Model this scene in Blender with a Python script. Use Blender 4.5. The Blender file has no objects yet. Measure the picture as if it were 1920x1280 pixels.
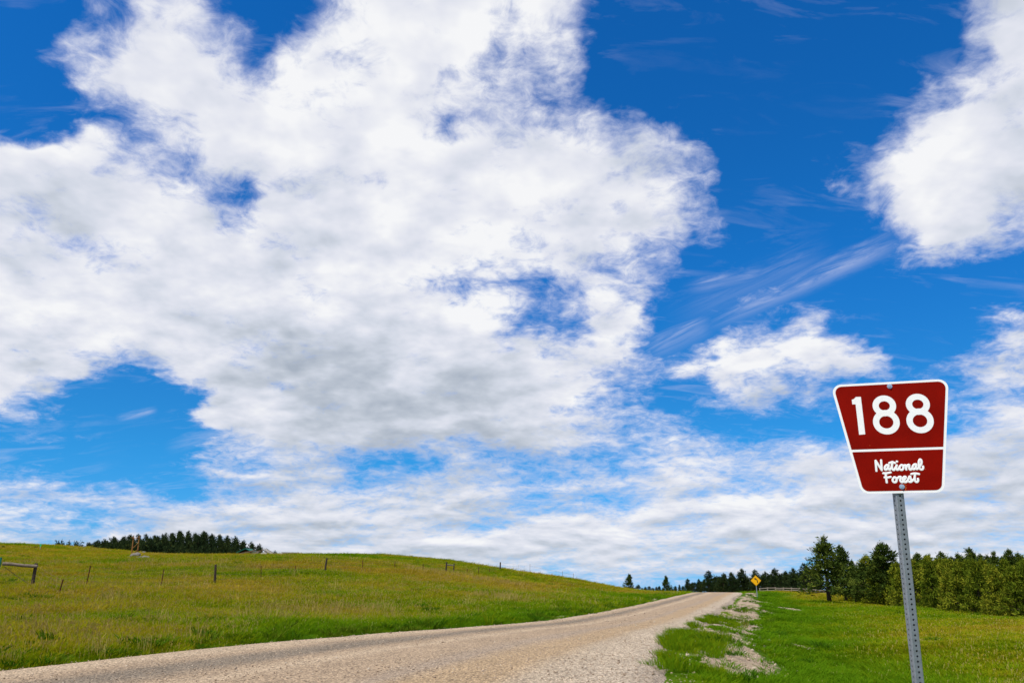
import bpy, bmesh, math, random
import numpy as np
from mathutils import Vector, Matrix, Euler

R = math.radians
rng = np.random.default_rng(7)
random.seed(7)
SC = bpy.context.scene
COL = SC.collection

# ------------------------------------------------------------------ camera
EYE = Vector((0.0, 0.0, 1.4))
PITCH = math.atan(0.3)
cam_data = bpy.data.cameras.new('camera')
cam_data.sensor_width = 36.0
cam_data.lens = 36.0 * 1500 / 1920
cam_data.clip_start = 0.1
cam_data.clip_end = 12000
cam = bpy.data.objects.new('camera', cam_data)
cam.location = EYE
cam.rotation_euler = (math.pi / 2 + PITCH, 0, 0)
COL.objects.link(cam)
SC.camera = cam

SC.view_settings.view_transform = 'Standard'
SC.view_settings.look = 'None'
SC.view_settings.exposure = 0.0
SC.view_settings.gamma = 1.0
SC.view_settings.use_curve_mapping = False

# ------------------------------------------------------------------ sun
SUN_EL, SUN_AZ = R(58), R(226)                 # azimuth clockwise from +Y: high, to the left, a little behind the camera
sd = bpy.data.lights.new('sun', 'SUN')
sd.energy = 4.9
sd.angle = R(0.53)
sd.color = (1.0, 0.95, 0.87)
sun = bpy.data.objects.new('sun', sd)
sun_dir = Vector((math.sin(SUN_AZ) * math.cos(SUN_EL), math.cos(SUN_AZ) * math.cos(SUN_EL), math.sin(SUN_EL)))
sun.rotation_euler = sun_dir.to_track_quat('Z', 'Y').to_euler()
sun.location = sun_dir * 60
COL.objects.link(sun)


# ------------------------------------------------------------------ node helpers
class NT:
    def __init__(self, tree):
        self.t = tree
        self.n = tree.nodes
        self.l = tree.links

    def put(self, sock, v):
        if v is None:
            return
        if isinstance(v, bpy.types.NodeSocket):
            self.l.new(v, sock)
        else:
            sock.default_value = v

    def m(self, op, a, b=None, c=None, clamp=False):
        n = self.n.new('ShaderNodeMath')
        n.operation = op
        n.use_clamp = clamp
        for i, v in enumerate((a, b, c)):
            self.put(n.inputs[i], v)
        return n.outputs[0]

    def v(self, op, a, b=None, c=None):
        n = self.n.new('ShaderNodeVectorMath')
        n.operation = op
        self.put(n.inputs[0], a)
        if op == 'SCALE':
            self.put(n.inputs[3], b)
        else:
            self.put(n.inputs[1], b)
            if c is not None:
                self.put(n.inputs[2], c)
        return n.outputs['Value'] if op in ('DOT_PRODUCT', 'LENGTH', 'DISTANCE') else n.outputs[0]

    def xyz(self, x, y, z=0.0):
        n = self.n.new('ShaderNodeCombineXYZ')
        for i, q in enumerate((x, y, z)):
            self.put(n.inputs[i], q)
        return n.outputs[0]

    def sep(self, v):
        n = self.n.new('ShaderNodeSeparateXYZ')
        self.put(n.inputs[0], v)
        return n.outputs

    def noise(self, v, scale, detail=4.0, rough=0.5, dist=0.0, col=False, lac=2.0):
        n = self.n.new('ShaderNodeTexNoise')
        self.put(n.inputs['Vector'], v)
        self.put(n.inputs['Scale'], scale)
        self.put(n.inputs['Detail'], detail)
        self.put(n.inputs['Roughness'], rough)
        self.put(n.inputs['Lacunarity'], lac)
        self.put(n.inputs['Distortion'], dist)
        return n.outputs['Color'] if col else n.outputs[0]

    def ramp(self, fac, stops, interp='LINEAR'):
        n = self.n.new('ShaderNodeValToRGB')
        self.put(n.inputs[0], fac)
        r = n.color_ramp
        r.interpolation = interp
        while len(r.elements) > 1:
            r.elements.remove(r.elements[-1])
        for i, (p, c) in enumerate(stops):
            e = r.elements[0] if i == 0 else r.elements.new(p)
            e.position = p
            e.color = (*c, 1.0) if len(c) == 3 else c
        return n.outputs[0]

    def mapr(self, v, a, b, c=0.0, d=1.0, smooth=False):
        n = self.n.new('ShaderNodeMapRange')
        n.interpolation_type = 'SMOOTHSTEP' if smooth else 'LINEAR'
        n.clamp = True
        self.put(n.inputs[0], v)
        for i, q in enumerate((a, b, c, d)):
            self.put(n.inputs[1 + i], q)
        return n.outputs[0]

    def mix(self, f, a, b, mode='MIX'):
        n = self.n.new('ShaderNodeMix')
        n.data_type = 'RGBA'
        n.blend_type = mode
        self.put(n.inputs[0], f)
        for i, q in ((6, a), (7, b)):
            if not isinstance(q, bpy.types.NodeSocket) and len(q) == 3:
                q = (*q, 1.0)
            self.put(n.inputs[i], q)
        return n.outputs[2]


# ------------------------------------------------------------------ world: clear sky plus fair-weather cloud cover
# cloud cover over the northern half of the sky, one row per 2.4 degrees of height (0 clear, 9 solid cloud)
COVER_ROWS = [
    "215467544579987873221333343268",
    "367887647889998883111221112258",
    "147898889999987773110000013579",
    "225677899999755667522000015799",
    "999876898899988888766102356899",
    "999999758899999999865123568998",
    "999999789999999999875321136997",
    "899999999999899987752322235764",
    "999999999999766568642343221112",
    "999999999999999668733556410048",
    "998779999999999997536999872257",
    "973114999999999997543565443345",
    "432112789999989986554443334567",
    "431024566655566666677777788788",
    "777654678878766566786788888889",
    "544668888878887888888888888888",
    "888888888888888877777777776655",
    "777777777777777755555566666666",
]
LIGHT_ROWS = [
    "888889998877777",
    "878899888777777",
    "878888888777787",
    "888888888877777",
    "887788998877777",
    "887655568887777",
    "888765567888777",
    "876777777888777",
    "777777888877777",
]


def build_world():
    w = bpy.data.worlds.new('World')
    SC.world = w
    w.use_nodes = True
    k = NT(w.node_tree)
    k.n.clear()
    tc = k.n.new('ShaderNodeTexCoord')
    d = k.v('NORMALIZE', tc.outputs['Generated'])
    dx, dy, dz = k.sep(d)
    zc = k.m('MAXIMUM', dz, 0.0)
    # clear sky
    sky = k.n.new('ShaderNodeTexSky')
    sky.sky_type = 'NISHITA'
    sky.sun_disc = False
    sky.sun_elevation = SUN_EL
    sky.sun_rotation = SUN_AZ
    sky.altitude = 1500
    sky.air_density = 1.0
    sky.dust_density = 0.4
    sky.ozone_density = 2.0
    k.l.new(k.xyz(dx, dy, k.m('MAXIMUM', dz, 0.03)), sky.inputs[0])
    # a polarised, very clear mountain sky: the air's own colour, deepened
    tint = k.ramp(dz, SKY_TINT, 'EASE')
    blue = k.v('MULTIPLY', k.v('SCALE', sky.outputs[0], 0.1), k.v('SCALE', tint, 2.0))
    # cloud deck coordinates: the view direction meets a curved deck, so features flatten towards the horizon
    q = k.v('DIVIDE', d, k.xyz(*[k.m('ADD', zc, 0.30)] * 3))
    # chart: plain bearing / height tangents about a fixed heading
    rot = k.n.new('ShaderNodeVectorRotate')
    rot.rotation_type = 'X_AXIS'
    k.l.new(d, rot.inputs['Vector'])
    rot.inputs['Angle'].default_value = -PITCH
    rx, ry, rz = k.sep(rot.outputs[0])
    ryc = k.m('MAXIMUM', ry, 0.3)
    U = k.m('MULTIPLY_ADD', k.m('DIVIDE', rx, ryc), 1500.0, 960.0)
    V = k.m('MULTIPLY_ADD', k.m('DIVIDE', rz, ryc), -1500.0, 640.0)
    behind = k.mapr(ry, 0.30, 0.55, 1.0, 0.0, True)
    low = k.mapr(dz, 0.10, 0.24, 1.0, 0.0, True)
    w1 = k.v('SUBTRACT', k.noise(q, 4.5, 3.0, 0.55, col=True), (0.5, 0.5, 0.5))
    w2 = k.v('SUBTRACT', k.noise(q, 17.0, 3.0, 0.6, col=True), (0.5, 0.5, 0.5))
    wx, wy, _ = k.sep(k.v('ADD', k.v('SCALE', w1, 130.0), k.v('SCALE', w2, 70.0)))
    wy = k.m('MULTIPLY', wy, k.m('SUBTRACT', 1.0, k.m('MULTIPLY', low, 0.75)))
    Uw, Vw = k.m('ADD', U, wx), k.m('ADD', V, wy)

    def grid(rows, cell, u, v):
        nc = len(rows[0])
        fac = k.m('DIVIDE', u, 1920.0)
        r = k.m('MINIMUM', k.m('MAXIMUM', k.m('SUBTRACT', k.m('DIVIDE', v, cell), 0.5), 0.0), float(len(rows) - 1))
        rv = k.xyz(r, r, r)
        tot = None
        for j in range(0, len(rows), 3):
            tri = [rows[min(j + i, len(rows) - 1)] for i in range(3)]
            live = [j + i if j + i < len(rows) else 1e4 for i in range(3)]
            stops = [((c + 0.5) * cell / 1920.0, tuple(int(t[c]) / 9.0 for t in tri)) for c in range(nc)]
            cr = k.ramp(fac, stops, 'EASE')
            wgt = k.v('MAXIMUM', k.v('SUBTRACT', (1, 1, 1), k.v('ABSOLUTE', k.v('SUBTRACT', rv, tuple(float(x) for x in live)))), (0, 0, 0))
            s = k.v('DOT_PRODUCT', cr, wgt)
            tot = s if tot is None else k.m('ADD', tot, s)
        return tot

    cov = grid(COVER_ROWS, 64, Uw, Vw)
    lit = grid(LIGHT_ROWS, 128, k.m('MULTIPLY_ADD', wx, 0.6, U), k.m('MULTIPLY_ADD', wy, 0.6, V))
    # away from the view the same broken cover goes on
    far_cov = k.m('MULTIPLY_ADD', k.noise(q, 1.3, 2.0, 0.5), 2.2, -0.45)
    mixf = k.n.new('ShaderNodeMix')
    k.put(mixf.inputs[0], behind)
    k.put(mixf.inputs[2], cov)
    k.put(mixf.inputs[3], far_cov)
    cov = mixf.outputs[0]
    # billows and wisps
    # low down the cumulus stand in flat-based rows
    az = k.m('ARCTAN2', dx, dy)
    el = k.m('LOGARITHM', k.m('ADD', zc, 0.14), math.e)
    ql = k.xyz(k.m('MULTIPLY', az, 1.6), k.m('MULTIPLY', el, 1.15), 3.7)
    qlu = k.xyz(k.m('MULTIPLY', az, 1.6), k.m('MULTIPLY_ADD', el, 1.15, 0.045), 3.7)
    lowb = k.mapr(dz, 0.09, 0.20, 1.0, 0.0, True)
    n1l = k.noise(ql, 6.0, 11.0, 0.60, 0.2)

    def blend(f, a_, b_):
        return k.m('ADD', k.m('MULTIPLY', a_, k.m('SUBTRACT', 1.0, f)), k.m('MULTIPLY', b_, f))
    n1 = blend(lowb, k.noise(q, 6.0, 12.0, 0.58, 0.15), n1l)
    n2 = k.noise(k.v('ADD', q, k.v('SCALE', w1, 0.10)), 26.0, 9.0, 0.66, 0.4)
    dens = k.m('ADD', cov, k.m('MULTIPLY', k.m('SUBTRACT', n1, 0.5), 1.18))
    dens = k.m('ADD', dens, k.m('MULTIPLY', k.m('SUBTRACT', n2, 0.5), 0.62))
    alpha = k.mapr(dens, 0.40, 0.90, 0.0, 1.0, True)
    # faint high wisps
    cir = k.noise(k.v('MULTIPLY', q, (5.0, 16.0, 5.0)), 1.2, 9.0, 0.62, 0.8)
    cir = k.m('MULTIPLY', k.mapr(cir, 0.54, 0.90), k.mapr(cov, 0.08, 0.45, 0.05, 0.5))
    alpha = k.m('MAXIMUM', alpha, cir)
    # combed streaks of cirrus
    for (x0, y0, x1, y1, wd, amp) in STREAKS:
        ln = math.hypot(x1 - x0, y1 - y0)
        tx, ty = (x1 - x0) / ln, (y1 - y0) / ln
        ru, rv = k.m('SUBTRACT', U, x0), k.m('SUBTRACT', V, y0)
        a = k.m('ADD', k.m('MULTIPLY', ru, tx / ln), k.m('MULTIPLY', rv, ty / ln))
        b = k.m('ADD', k.m('MULTIPLY', ru, -ty / wd), k.m('MULTIPLY', rv, tx / wd))
        nz = k.noise(k.xyz(k.m('MULTIPLY', a, ln / 150.0), k.m('MULTIPLY', b, wd / 16.0), x0), 1.0, 9.0, 0.68, 0.9)
        win = k.m('MULTIPLY', k.mapr(a, -0.05, 0.35, 0, 1, True), k.mapr(a, 0.75, 1.05, 1, 0, True))
        bb = k.m('ADD', b, k.m('MULTIPLY', k.m('SUBTRACT', nz, 0.5), 1.6))
        prof = k.mapr(k.m('ABSOLUTE', bb), 0.0, 1.0, 1, 0, True)
        s = k.m('MULTIPLY', k.m('MULTIPLY', win, prof), k.mapr(nz, 0.30, 0.80, 0.0, amp))
        alpha = k.m('MAXIMUM', alpha, k.m('MULTIPLY', s, k.m('SUBTRACT', 1.0, behind)))
    # relief: where the cloud thickens away from the light it reads bright (sunlit tops), where it thins it reads grey (bases)
    def soft(vec, u, v, wob):
        a_ = k.m('MULTIPLY', k.noise(vec, 5.0, 4.0, 0.5, 0.1), 1.0)
        b_ = k.m('MULTIPLY', k.noise(vec, 15.0, 3.0, 0.5, 0.1), 0.32)
        return k.m('ADD', k.m('ADD', a_, b_), wob)
    up = k.v('ADD', q, (-0.022, -0.020, 0.050))
    c_lo = grid(COVER_ROWS, 64, k.m('MULTIPLY_ADD', wx, 0.8, U), k.m('MULTIPLY_ADD', wy, 0.8, V))
    c_up = grid(COVER_ROWS, 64, k.m('ADD', k.m('MULTIPLY_ADD', wx, 0.8, U), -14.0), k.m('ADD', k.m('MULTIPLY_ADD', wy, 0.8, V), -52.0))
    gr = k.m('MULTIPLY', k.m('SUBTRACT', c_lo, c_up), k.m('SUBTRACT', 1.0, behind))
    rel_hi = k.m('SUBTRACT', soft(q, U, V, 0.0), soft(up, U, V, 0.0))
    rel_lo = k.m('SUBTRACT', k.noise(ql, 6.0, 6.0, 0.55, 0.2), k.noise(qlu, 6.0, 6.0, 0.55, 0.2))
    rel = blend(lowb, rel_hi, rel_lo)
    L = k.m('SUBTRACT', k.m('MULTIPLY_ADD', lit, 1.0, -0.05), k.m('MULTIPLY', lowb, 0.10))
    L = k.m('ADD', L, k.m('MULTIPLY', gr, 0.22))
    L = k.m('ADD', L, k.m('MULTIPLY', rel, k.m('MULTIPLY_ADD', lowb, 0.45, 1.15)))
    L = k.m('ADD', L, k.m('MULTIPLY', k.m('SUBTRACT', k.noise(q, 2.6, 4.0, 0.5), 0.5), 0.32))
    L = k.m('ADD', L, k.m('MULTIPLY', k.m('SUBTRACT', n1, 0.5), 0.15))
    cc = k.ramp(L, [(0.30, (0.40, 0.455, 0.54)), (0.50, (0.53, 0.58, 0.66)), (0.66, (0.66, 0.70, 0.79)),
                    (0.80, (0.77, 0.79, 0.87)), (0.93, (0.87, 0.88, 0.92)), (1.05, (0.93, 0.935, 0.95))])
    thin = k.mapr(alpha, 0.3, 1.0, 1.0, 0.0)
    cc = k.mix(k.m('MULTIPLY', thin, 0.8), cc, (0.66, 0.70, 0.93))
    alpha = k.m('MULTIPLY', alpha, k.mapr(alpha, 0.0, 1.0, 0.85, 0.985))
    out = k.mix(alpha, blue, cc)
    bg = k.n.new('ShaderNodeBackground')
    k.l.new(k.v('SCALE', out, 10.0), bg.inputs[0])
    bg.inputs[1].default_value = 0.1
    wo = k.n.new('ShaderNodeOutputWorld')
    k.l.new(bg.outputs[0], wo.inputs[0])
    w.cycles.sampling_method = 'MANUAL'
    w.cycles.sample_map_resolution = 1024


SKY_TINT = [(0.0, (0.115, 0.335, 0.625)), (0.16, (0.065, 0.395, 0.65)), (0.40, (0.0425, 0.43, 0.80)), (0.65, (0.037, 0.435, 0.85))]
STREAKS = [(1300, 622, 1700, 450, 24, 0.75), (1250, 600, 1560, 470, 46, 0.25), (1280, 545, 1440, 508, 20, 0.6), (1400, 560, 1700, 425, 14, 0.35),
           (310, 842, 450, 800, 18, 0.45), (215, 786, 295, 768, 12, 0.7), (1200, 668, 1340, 600, 34, 0.5)]
build_world()


# ------------------------------------------------------------------ small helpers
def tag(o, label=None, cat=None, group=None, kind=None):
    if label:
        o['label'] = label
    if cat:
        o['category'] = cat
    if group:
        o['group'] = group
    if kind:
        o['kind'] = kind
    return o


def empty(name, loc=(0, 0, 0), rz=0.0):
    o = bpy.data.objects.new(name, None)
    o.location = loc
    o.rotation_euler = (0, 0, rz)
    o.empty_display_size = 0.2
    COL.objects.link(o)
    return o


def obj(name, mesh, parent=None, loc=(0, 0, 0)):
    o = bpy.data.objects.new(name, mesh)
    o.location = loc
    COL.objects.link(o)
    if parent is not None:
        o.parent = parent
    return o


def mesh_np(name, V, F, mats=(), smooth=False, midx=None):
    """V (n,3); F: list of index tuples, or an (m,k) array."""
    me = bpy.data.meshes.new(name)
    V = np.asarray(V, dtype=np.float32)
    if isinstance(F, np.ndarray):
        k = F.shape[1]
        me.vertices.add(len(V))
        me.vertices.foreach_set('co', V.ravel())
        me.loops.add(F.size)
        me.loops.foreach_set('vertex_index', F.ravel().astype(np.int32))
        me.polygons.add(len(F))
        me.polygons.foreach_set('loop_start', np.arange(0, F.size, k, dtype=np.int32))
        me.polygons.foreach_set('loop_total', np.full(len(F), k, dtype=np.int32))
        me.update(calc_edges=True)
    else:
        me.from_pydata([tuple(map(float, v)) for v in V], [], F)
    for m in mats:
        me.materials.append(m)
    if midx is not None:
        me.polygons.foreach_set('material_index', np.asarray(midx, dtype=np.int32))
    if smooth:
        me.polygons.foreach_set('use_smooth', np.ones(len(me.polygons), dtype=bool))
    me.validate()
    return me


class MB:
    """collects boxes, bars and tubes into one mesh"""
    def __init__(self):
        self.v, self.f = [], []

    def add(self, verts, faces):
        b = len(self.v)
        self.v += [tuple(p) for p in verts]
        self.f += [tuple(b + i for i in f) for f in faces]

    def tube(self, pts, radii, n=8, cap=True, flat=1.0, squash=None):
        pts = [Vector(p) for p in pts]
        if not isinstance(radii, (list, tuple)):
            radii = [radii] * len(pts)
        rings = []
        up0 = None
        for i, p in enumerate(pts):
            t = (pts[min(i + 1, len(pts) - 1)] - pts[max(i - 1, 0)]).normalized()
            if up0 is None:
                up0 = Vector((0, 0, 1)) if abs(t.z) < 0.9 else Vector((1, 0, 0))
            a = t.cross(up0).normalized()
            b = a.cross(t).normalized()
            up0 = b
            rings.append([p + (a * math.cos(2 * math.pi * j / n) + b * math.sin(2 * math.pi * j / n) * flat) * radii[i] for j in range(n)])
        vs = [q for r in rings for q in r]
        fs = []
        for i in range(len(pts) - 1):
            for j in range(n):
                fs.append((i * n + j, i * n + (j + 1) % n, (i + 1) * n + (j + 1) % n, (i + 1) * n + j))
        if cap:
            fs.append(tuple(range(n))[::-1])
            fs.append(tuple((len(pts) - 1) * n + j for j in range(n)))
        self.add(vs, fs)

    def box(self, c, s, rot=None):
        c = Vector(c)
        vs = []
        for z in (-.5, .5):
            for y in (-.5, .5):
                for x in (-.5, .5):
                    q = Vector((x * s[0], y * s[1], z * s[2]))
                    if rot is not None:
                        q = rot @ q
                    vs.append(c + q)
        self.add(vs, [(0, 2, 3, 1), (4, 5, 7, 6), (0, 1, 5, 4), (2, 6, 7, 3), (0, 4, 6, 2), (1, 3, 7, 5)])

    def beam(self, a, b, w, h, roll=0.0):
        a, b = Vector(a), Vector(b)
        t = (b - a)
        L = t.length
        q = t.to_track_quat('X', 'Z').to_matrix() @ Matrix.Rotation(roll, 3, 'X')
        self.box((a + b) / 2, (L, w, h), q)

    def build(self, name, mat, parent=None, loc=(0, 0, 0), smooth=False, bevel=0.0):
        me = bpy.data.meshes.new(name)
        me.from_pydata([tuple(p) for p in self.v], [], self.f)
        if mat:
            me.materials.append(mat)
        if bevel:
            bm = bmesh.new()
            bm.from_mesh(me)
            bmesh.ops.bevel(bm, geom=bm.edges[:], offset=bevel, segments=1, affect='EDGES')
            bm.to_mesh(me)
            bm.free()
        if smooth:
            me.polygons.foreach_set('use_smooth', np.ones(len(me.polygons), dtype=bool))
        me.update()
        return obj(name, me, parent, loc)


def material(name, rough=0.9, spec=0.2):
    m = bpy.data.materials.new(name)
    m.use_nodes = True
    k = NT(m.node_tree)
    b = k.n['Principled BSDF']
    b.inputs['Roughness'].default_value = rough
    b.inputs['Specular IOR Level'].default_value = spec
    return m, k, b


# ------------------------------------------------------------------ lie of the land (metres; the eye stands at the origin, 1.4 m up, facing +Y)
CF = Vector((0, math.cos(PITCH), math.sin(PITCH)))
CU = Vector((0, -math.sin(PITCH), math.cos(PITCH)))


def sight(u, v):
    return CF + Vector(((u - 960) / 1500.0, 0, 0)) - CU * ((v - 640) / 1500.0)


def P(u, v, D):
    d = sight(u, v)
    return EYE + d * (D / d.y)


ROAD_L = [(-17.5, -14), (-14.6, -6), (-13.2, 0), (-10.9, 8), (-8.5, 14.3), (-6.5, 19.3), (-4.3, 23.0), (-2.2, 26.0), (-0.2, 29), (1.5, 32.5), (4.1, 40.5), (7.5, 52), (12.4, 70),
          (16.6, 86), (24.0, 113), (28.5, 132), (31.5, 152), (32.5, 175), (31.5, 200), (28, 226), (22, 252)]
ROAD_R = [(-3.4, -14), (-1.2, -6), (0.2, 0), (1.5, 8), (2.5, 13.6), (3.7, 18.9), (4.8, 23.0), (5.9, 26.6), (6.9, 30), (8.2, 35), (10.6, 43.5), (14.0, 55), (19.3, 73),
          (23.9, 89), (31.6, 115), (36.2, 134), (39.4, 154), (40.5, 176), (39.5, 201), (36, 228), (29.5, 256)]


def smooth_line(pts, n):
    p = np.array(pts, float)
    s = np.concatenate([[0], np.cumsum(np.hypot(*(p[1:] - p[:-1]).T))])
    t = np.linspace(0, len(p) - 1, n)
    i = np.clip(t.astype(int), 0, len(p) - 2)
    f = (t - i)[:, None]
    m = np.zeros_like(p)
    m[1:-1] = (p[2:] - p[:-2]) / 2
    m[0], m[-1] = p[1] - p[0], p[-1] - p[-2]
    a, b, ma, mb = p[i], p[i + 1], m[i], m[i + 1]
    return (2 * f**3 - 3 * f**2 + 1) * a + (f**3 - 2 * f**2 + f) * ma + (-2 * f**3 + 3 * f**2) * b + (f**3 - f**2) * mb


RN = 600
RL, RR = smooth_line(ROAD_L, RN), smooth_line(ROAD_R, RN)
RC = (RL + RR) / 2
RT = np.gradient(RC, axis=0)
RT /= np.linalg.norm(RT, axis=1)[:, None]
RNRM = np.stack([RT[:, 1], -RT[:, 0]], 1)          # points to the right of travel
RHW = np.abs(((RR - RL) * RNRM).sum(1)) / 2


def road_xy(x, y):
    """signed distance right of the centre line, half width there, index along"""
    q = np.stack([np.ravel(x), np.ravel(y)], 1)
    best = np.empty(len(q), int)
    for a in range(0, len(q), 20000):
        d = ((q[a:a + 20000, None, :] - RC[None, ::3, :]) ** 2).sum(2)
        best[a:a + 20000] = d.argmin(1) * 3
    off = ((q - RC[best]) * RNRM[best]).sum(1)
    return off.reshape(np.shape(x)), RHW[best].reshape(np.shape(x)), best.reshape(np.shape(x))


def road_z(y):
    y = np.asarray(y, float)
    return -np.minimum(np.clip(y - 112, 0, None) ** 1.35 * 0.0068, 2.7)


ctrl = []
for i in range(0, RN, 14):
    zz = float(road_z(RC[i, 1]))
    for p in (RL[i], RC[i], RR[i]):
        ctrl.append((p[0], p[1], zz))
# left slope: fence line, brow and what lies behind it
for u, v, D in [(u_, v_ + (3.5 if D_ > 128 and v_ < 1100 else 0), D_) for u_, v_, D_ in [(-80, 1104, 40), (60, 1100, 42), (163, 1101, 46), (305, 1102, 49), (404, 1096, 52), (489, 1089, 58), (611, 1076, 66), (680, 1070, 73), (793, 1069, 82),
                (845, 1077, 90), (897, 1077, 104), (938, 1069.5, 122), (-80, 1060, 75), (60, 1050, 85), (60, 1026, 140), (260, 1052, 105), (260, 1038, 138), (450, 1046, 105),
                (640, 1048, 105), (760, 1058, 105),
                (-200, 1016, 170), (0, 1018.5, 168), (150, 1022, 162), (220, 1032, 158), (300, 1036.5, 150), (480, 1036.5, 142), (640, 1037, 136), (720, 1038, 134), (800, 1044.5, 134),
                (860, 1051, 134), (940, 1065, 136), (1000, 1073.5, 138), (1080, 1083, 142), (1130, 1093.5, 146), (1170, 1106.5, 150),
                (-200, 1024, 225), (0, 1026, 220), (150, 1030, 212), (300, 1046, 200), (480, 1046, 190), (640, 1047, 185), (800, 1056, 180), (940, 1076, 180), (1080, 1092, 185),
                (1000, 1120, 90), (1100, 1116, 110), (1160, 1118, 110), (1210, 1112, 140), (1250, 1112.5, 160), (1190, 1111, 175), (1230, 1110.5, 230)]]:
    ctrl.append(tuple(P(u, v, D)))
for x, y, z in [(-25, 14, 0.25), (-22, 25, 0.4), (-14, 25, 0.2), (-12, 33, 0.35), (-9, 42, 0.6), (-4, 52, 0.8), (-1, 66, 1.0), (3, 80, 0.9),
                (-40, 10, 0.9), (-45, 30, 1.3), (-30, -10, 0.4), (-60, -30, 2.0), (-90, 20, 4.0), (-120, 80, 6.5), (-60, 230, 6), (-140, 160, 9), (-30, -60, 0.3)]:
    ctrl.append((x, y, z))
# right side: shoulder, ditch, meadow
for i in range(40, 420, 16):
    y = RR[i, 1]
    zz = float(road_z(y))
    dep = 0.85 if y < 60 else 0.85 - 0.55 * min(1, (y - 60) / 50)
    for off, z in ((1.3, -0.42 * dep), (2.9, -dep), (4.6, -0.98 * dep), (7.0, -0.80 * dep)):
        p = RR[i] + RNRM[i] * off
        ctrl.append((p[0], p[1], zz + z))
for u, v, D in [(1920, 1162, 51), (1840, 1153, 56), (1760, 1146, 62), (1700, 1141, 68), (1640, 1136, 78), (1553, 1130, 90), (1600, 1118, 116), (1420, 1121, 101), (1480, 1109.5, 150),
                (1440, 1107.5, 150), (1545, 1113, 140), (1300, 1108.5, 250), (1400, 1108.5, 260), (1500, 1108.5, 260), (2000, 1165, 52), (1700, 1200, 27), (1850, 1200, 26), (1900, 1260, 16.5)]:
    ctrl.append(tuple(P(u, v, D)))
for x, y, z in [(4, 2, -0.9), (8, 4, -1.05), (14, 12, -1.15), (24, 22, -1.25), (45, 32, -1.1), (70, 45, -0.9), (15, -15, -1.2), (50, 0, -1.3), (60, -50, -1), (80, 80, -0.3), (60, 100, -0.6),
                (90, 150, 0), (55, 200, -1.6), (70, 250, -1.8), (10, -60, -0.4), (110, 30, 0.5), (120, 110, 0.8), (58, 178, -1.2), (78, 190, -1.0), (64, 222, -2.0), (90, 222, -1.6), (46, 232, -2.3)]:
    ctrl.append((x, y, z))
ctrl = np.array(ctrl, float)


def tps_fit(c, lam=0.02):
    xy = c[:, :2] / 50.0
    n = len(c)
    d2 = ((xy[:, None] - xy[None]) ** 2).sum(2)
    K = 0.5 * d2 * np.log(d2 + 1e-9)
    A = np.zeros((n + 3, n + 3))
    A[:n, :n] = K + lam * np.eye(n) * 0.05
    A[:n, n], A[:n, n + 1:] = 1, xy
    A[n:, :n] = A[:n, n:].T
    return xy, np.linalg.solve(A, np.concatenate([c[:, 2], [0, 0, 0]]))


TX, TW = tps_fit(ctrl)


def vnoise(x, y, s, seed=0):
    """smooth value noise in -1..1"""
    x, y = np.asarray(x) / s, np.asarray(y) / s
    xi, yi = np.floor(x).astype(np.int64), np.floor(y).astype(np.int64)
    fx, fy = x - xi, y - yi
    fx, fy = fx * fx * (3 - 2 * fx), fy * fy * (3 - 2 * fy)

    def h(i, j):
        n = (i * 374761393 + j * 668265263 + seed * 974711) & 0x7fffffff
        n = ((n ^ (n >> 13)) * 1274126177) & 0x7fffffff
        return ((n ^ (n >> 16)) & 0xffff) / 32767.5 - 1
    return (h(xi, yi) * (1 - fx) + h(xi + 1, yi) * fx) * (1 - fy) + (h(xi, yi + 1) * (1 - fx) + h(xi + 1, yi + 1) * fx) * fy


MX, MY = -178.0, 425.0                             # the wooded hill far behind the left brow


def land(x, y):
    """height of the land before the road is cut in"""
    sh = np.shape(x)
    x, y = np.ravel(np.asarray(x, float)), np.ravel(np.asarray(y, float))
    r = np.hypot(x, y)
    z = np.empty_like(x)
    for a in range(0, len(x), 8000):
        q = np.stack([x[a:a + 8000], y[a:a + 8000]], 1) / 50.0
        d2 = ((q[:, None] - TX[None]) ** 2).sum(2)
        n = len(TX)
        z[a:a + 8000] = (0.5 * d2 * np.log(d2 + 1e-9)) @ TW[:n] + TW[n] + q @ TW[n + 1:]
    far = -3.2 - np.clip(r - 300, 0, 6000) * 0.0118 + vnoise(x, y, 160, 3) * 1.0
    rt = np.hypot(x - MX, y - MY)
    e = np.exp(-(((x - MX) / 46.0) ** 2 + ((y - MY) / 70.0) ** 2))
    far = far + 27.0 * e
    w = np.clip((r - 235) / 90.0, 0, 1)
    w = w * w * (3 - 2 * w)
    z = np.clip(z, -12, 20) * (1 - w) + far * w
    return z.reshape(sh)


def ground_z(x, y, bumps=True):
    z = land(x, y)
    off, hw, idx = road_xy(x, y)
    out = np.abs(off) - hw
    k = np.clip(out / 2.5, 0, 1)
    if bumps:
        z = z + (vnoise(x, y, 5.0, 1) * 0.09 + vnoise(x, y, 1.7, 2) * 0.035) * k
    near = np.abs(np.asarray(y)) < 300
    z = np.where((out < 0.9) & near, z - 0.16 * np.clip((0.5 - out) / 0.6, 0, 1), z)
    return z


def gz(x, y):
    return float(ground_z(np.array([x]), np.array([y]))[0])


def ground_at(u, v, d0=8.0, d1=700.0):
    """where the sight line meets the land"""
    d = sight(u, v)
    D = np.geomspace(d0, d1, 900)
    pts = np.array(EYE)[None] + np.array(d)[None] * (D / d.y)[:, None]
    zz = ground_z(pts[:, 0], pts[:, 1], False)
    hit = np.nonzero(pts[:, 2] < zz)[0]
    i = hit[0] if len(hit) else len(D) - 1
    return Vector((pts[i, 0], pts[i, 1], gz(pts[i, 0], pts[i, 1])))


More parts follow.
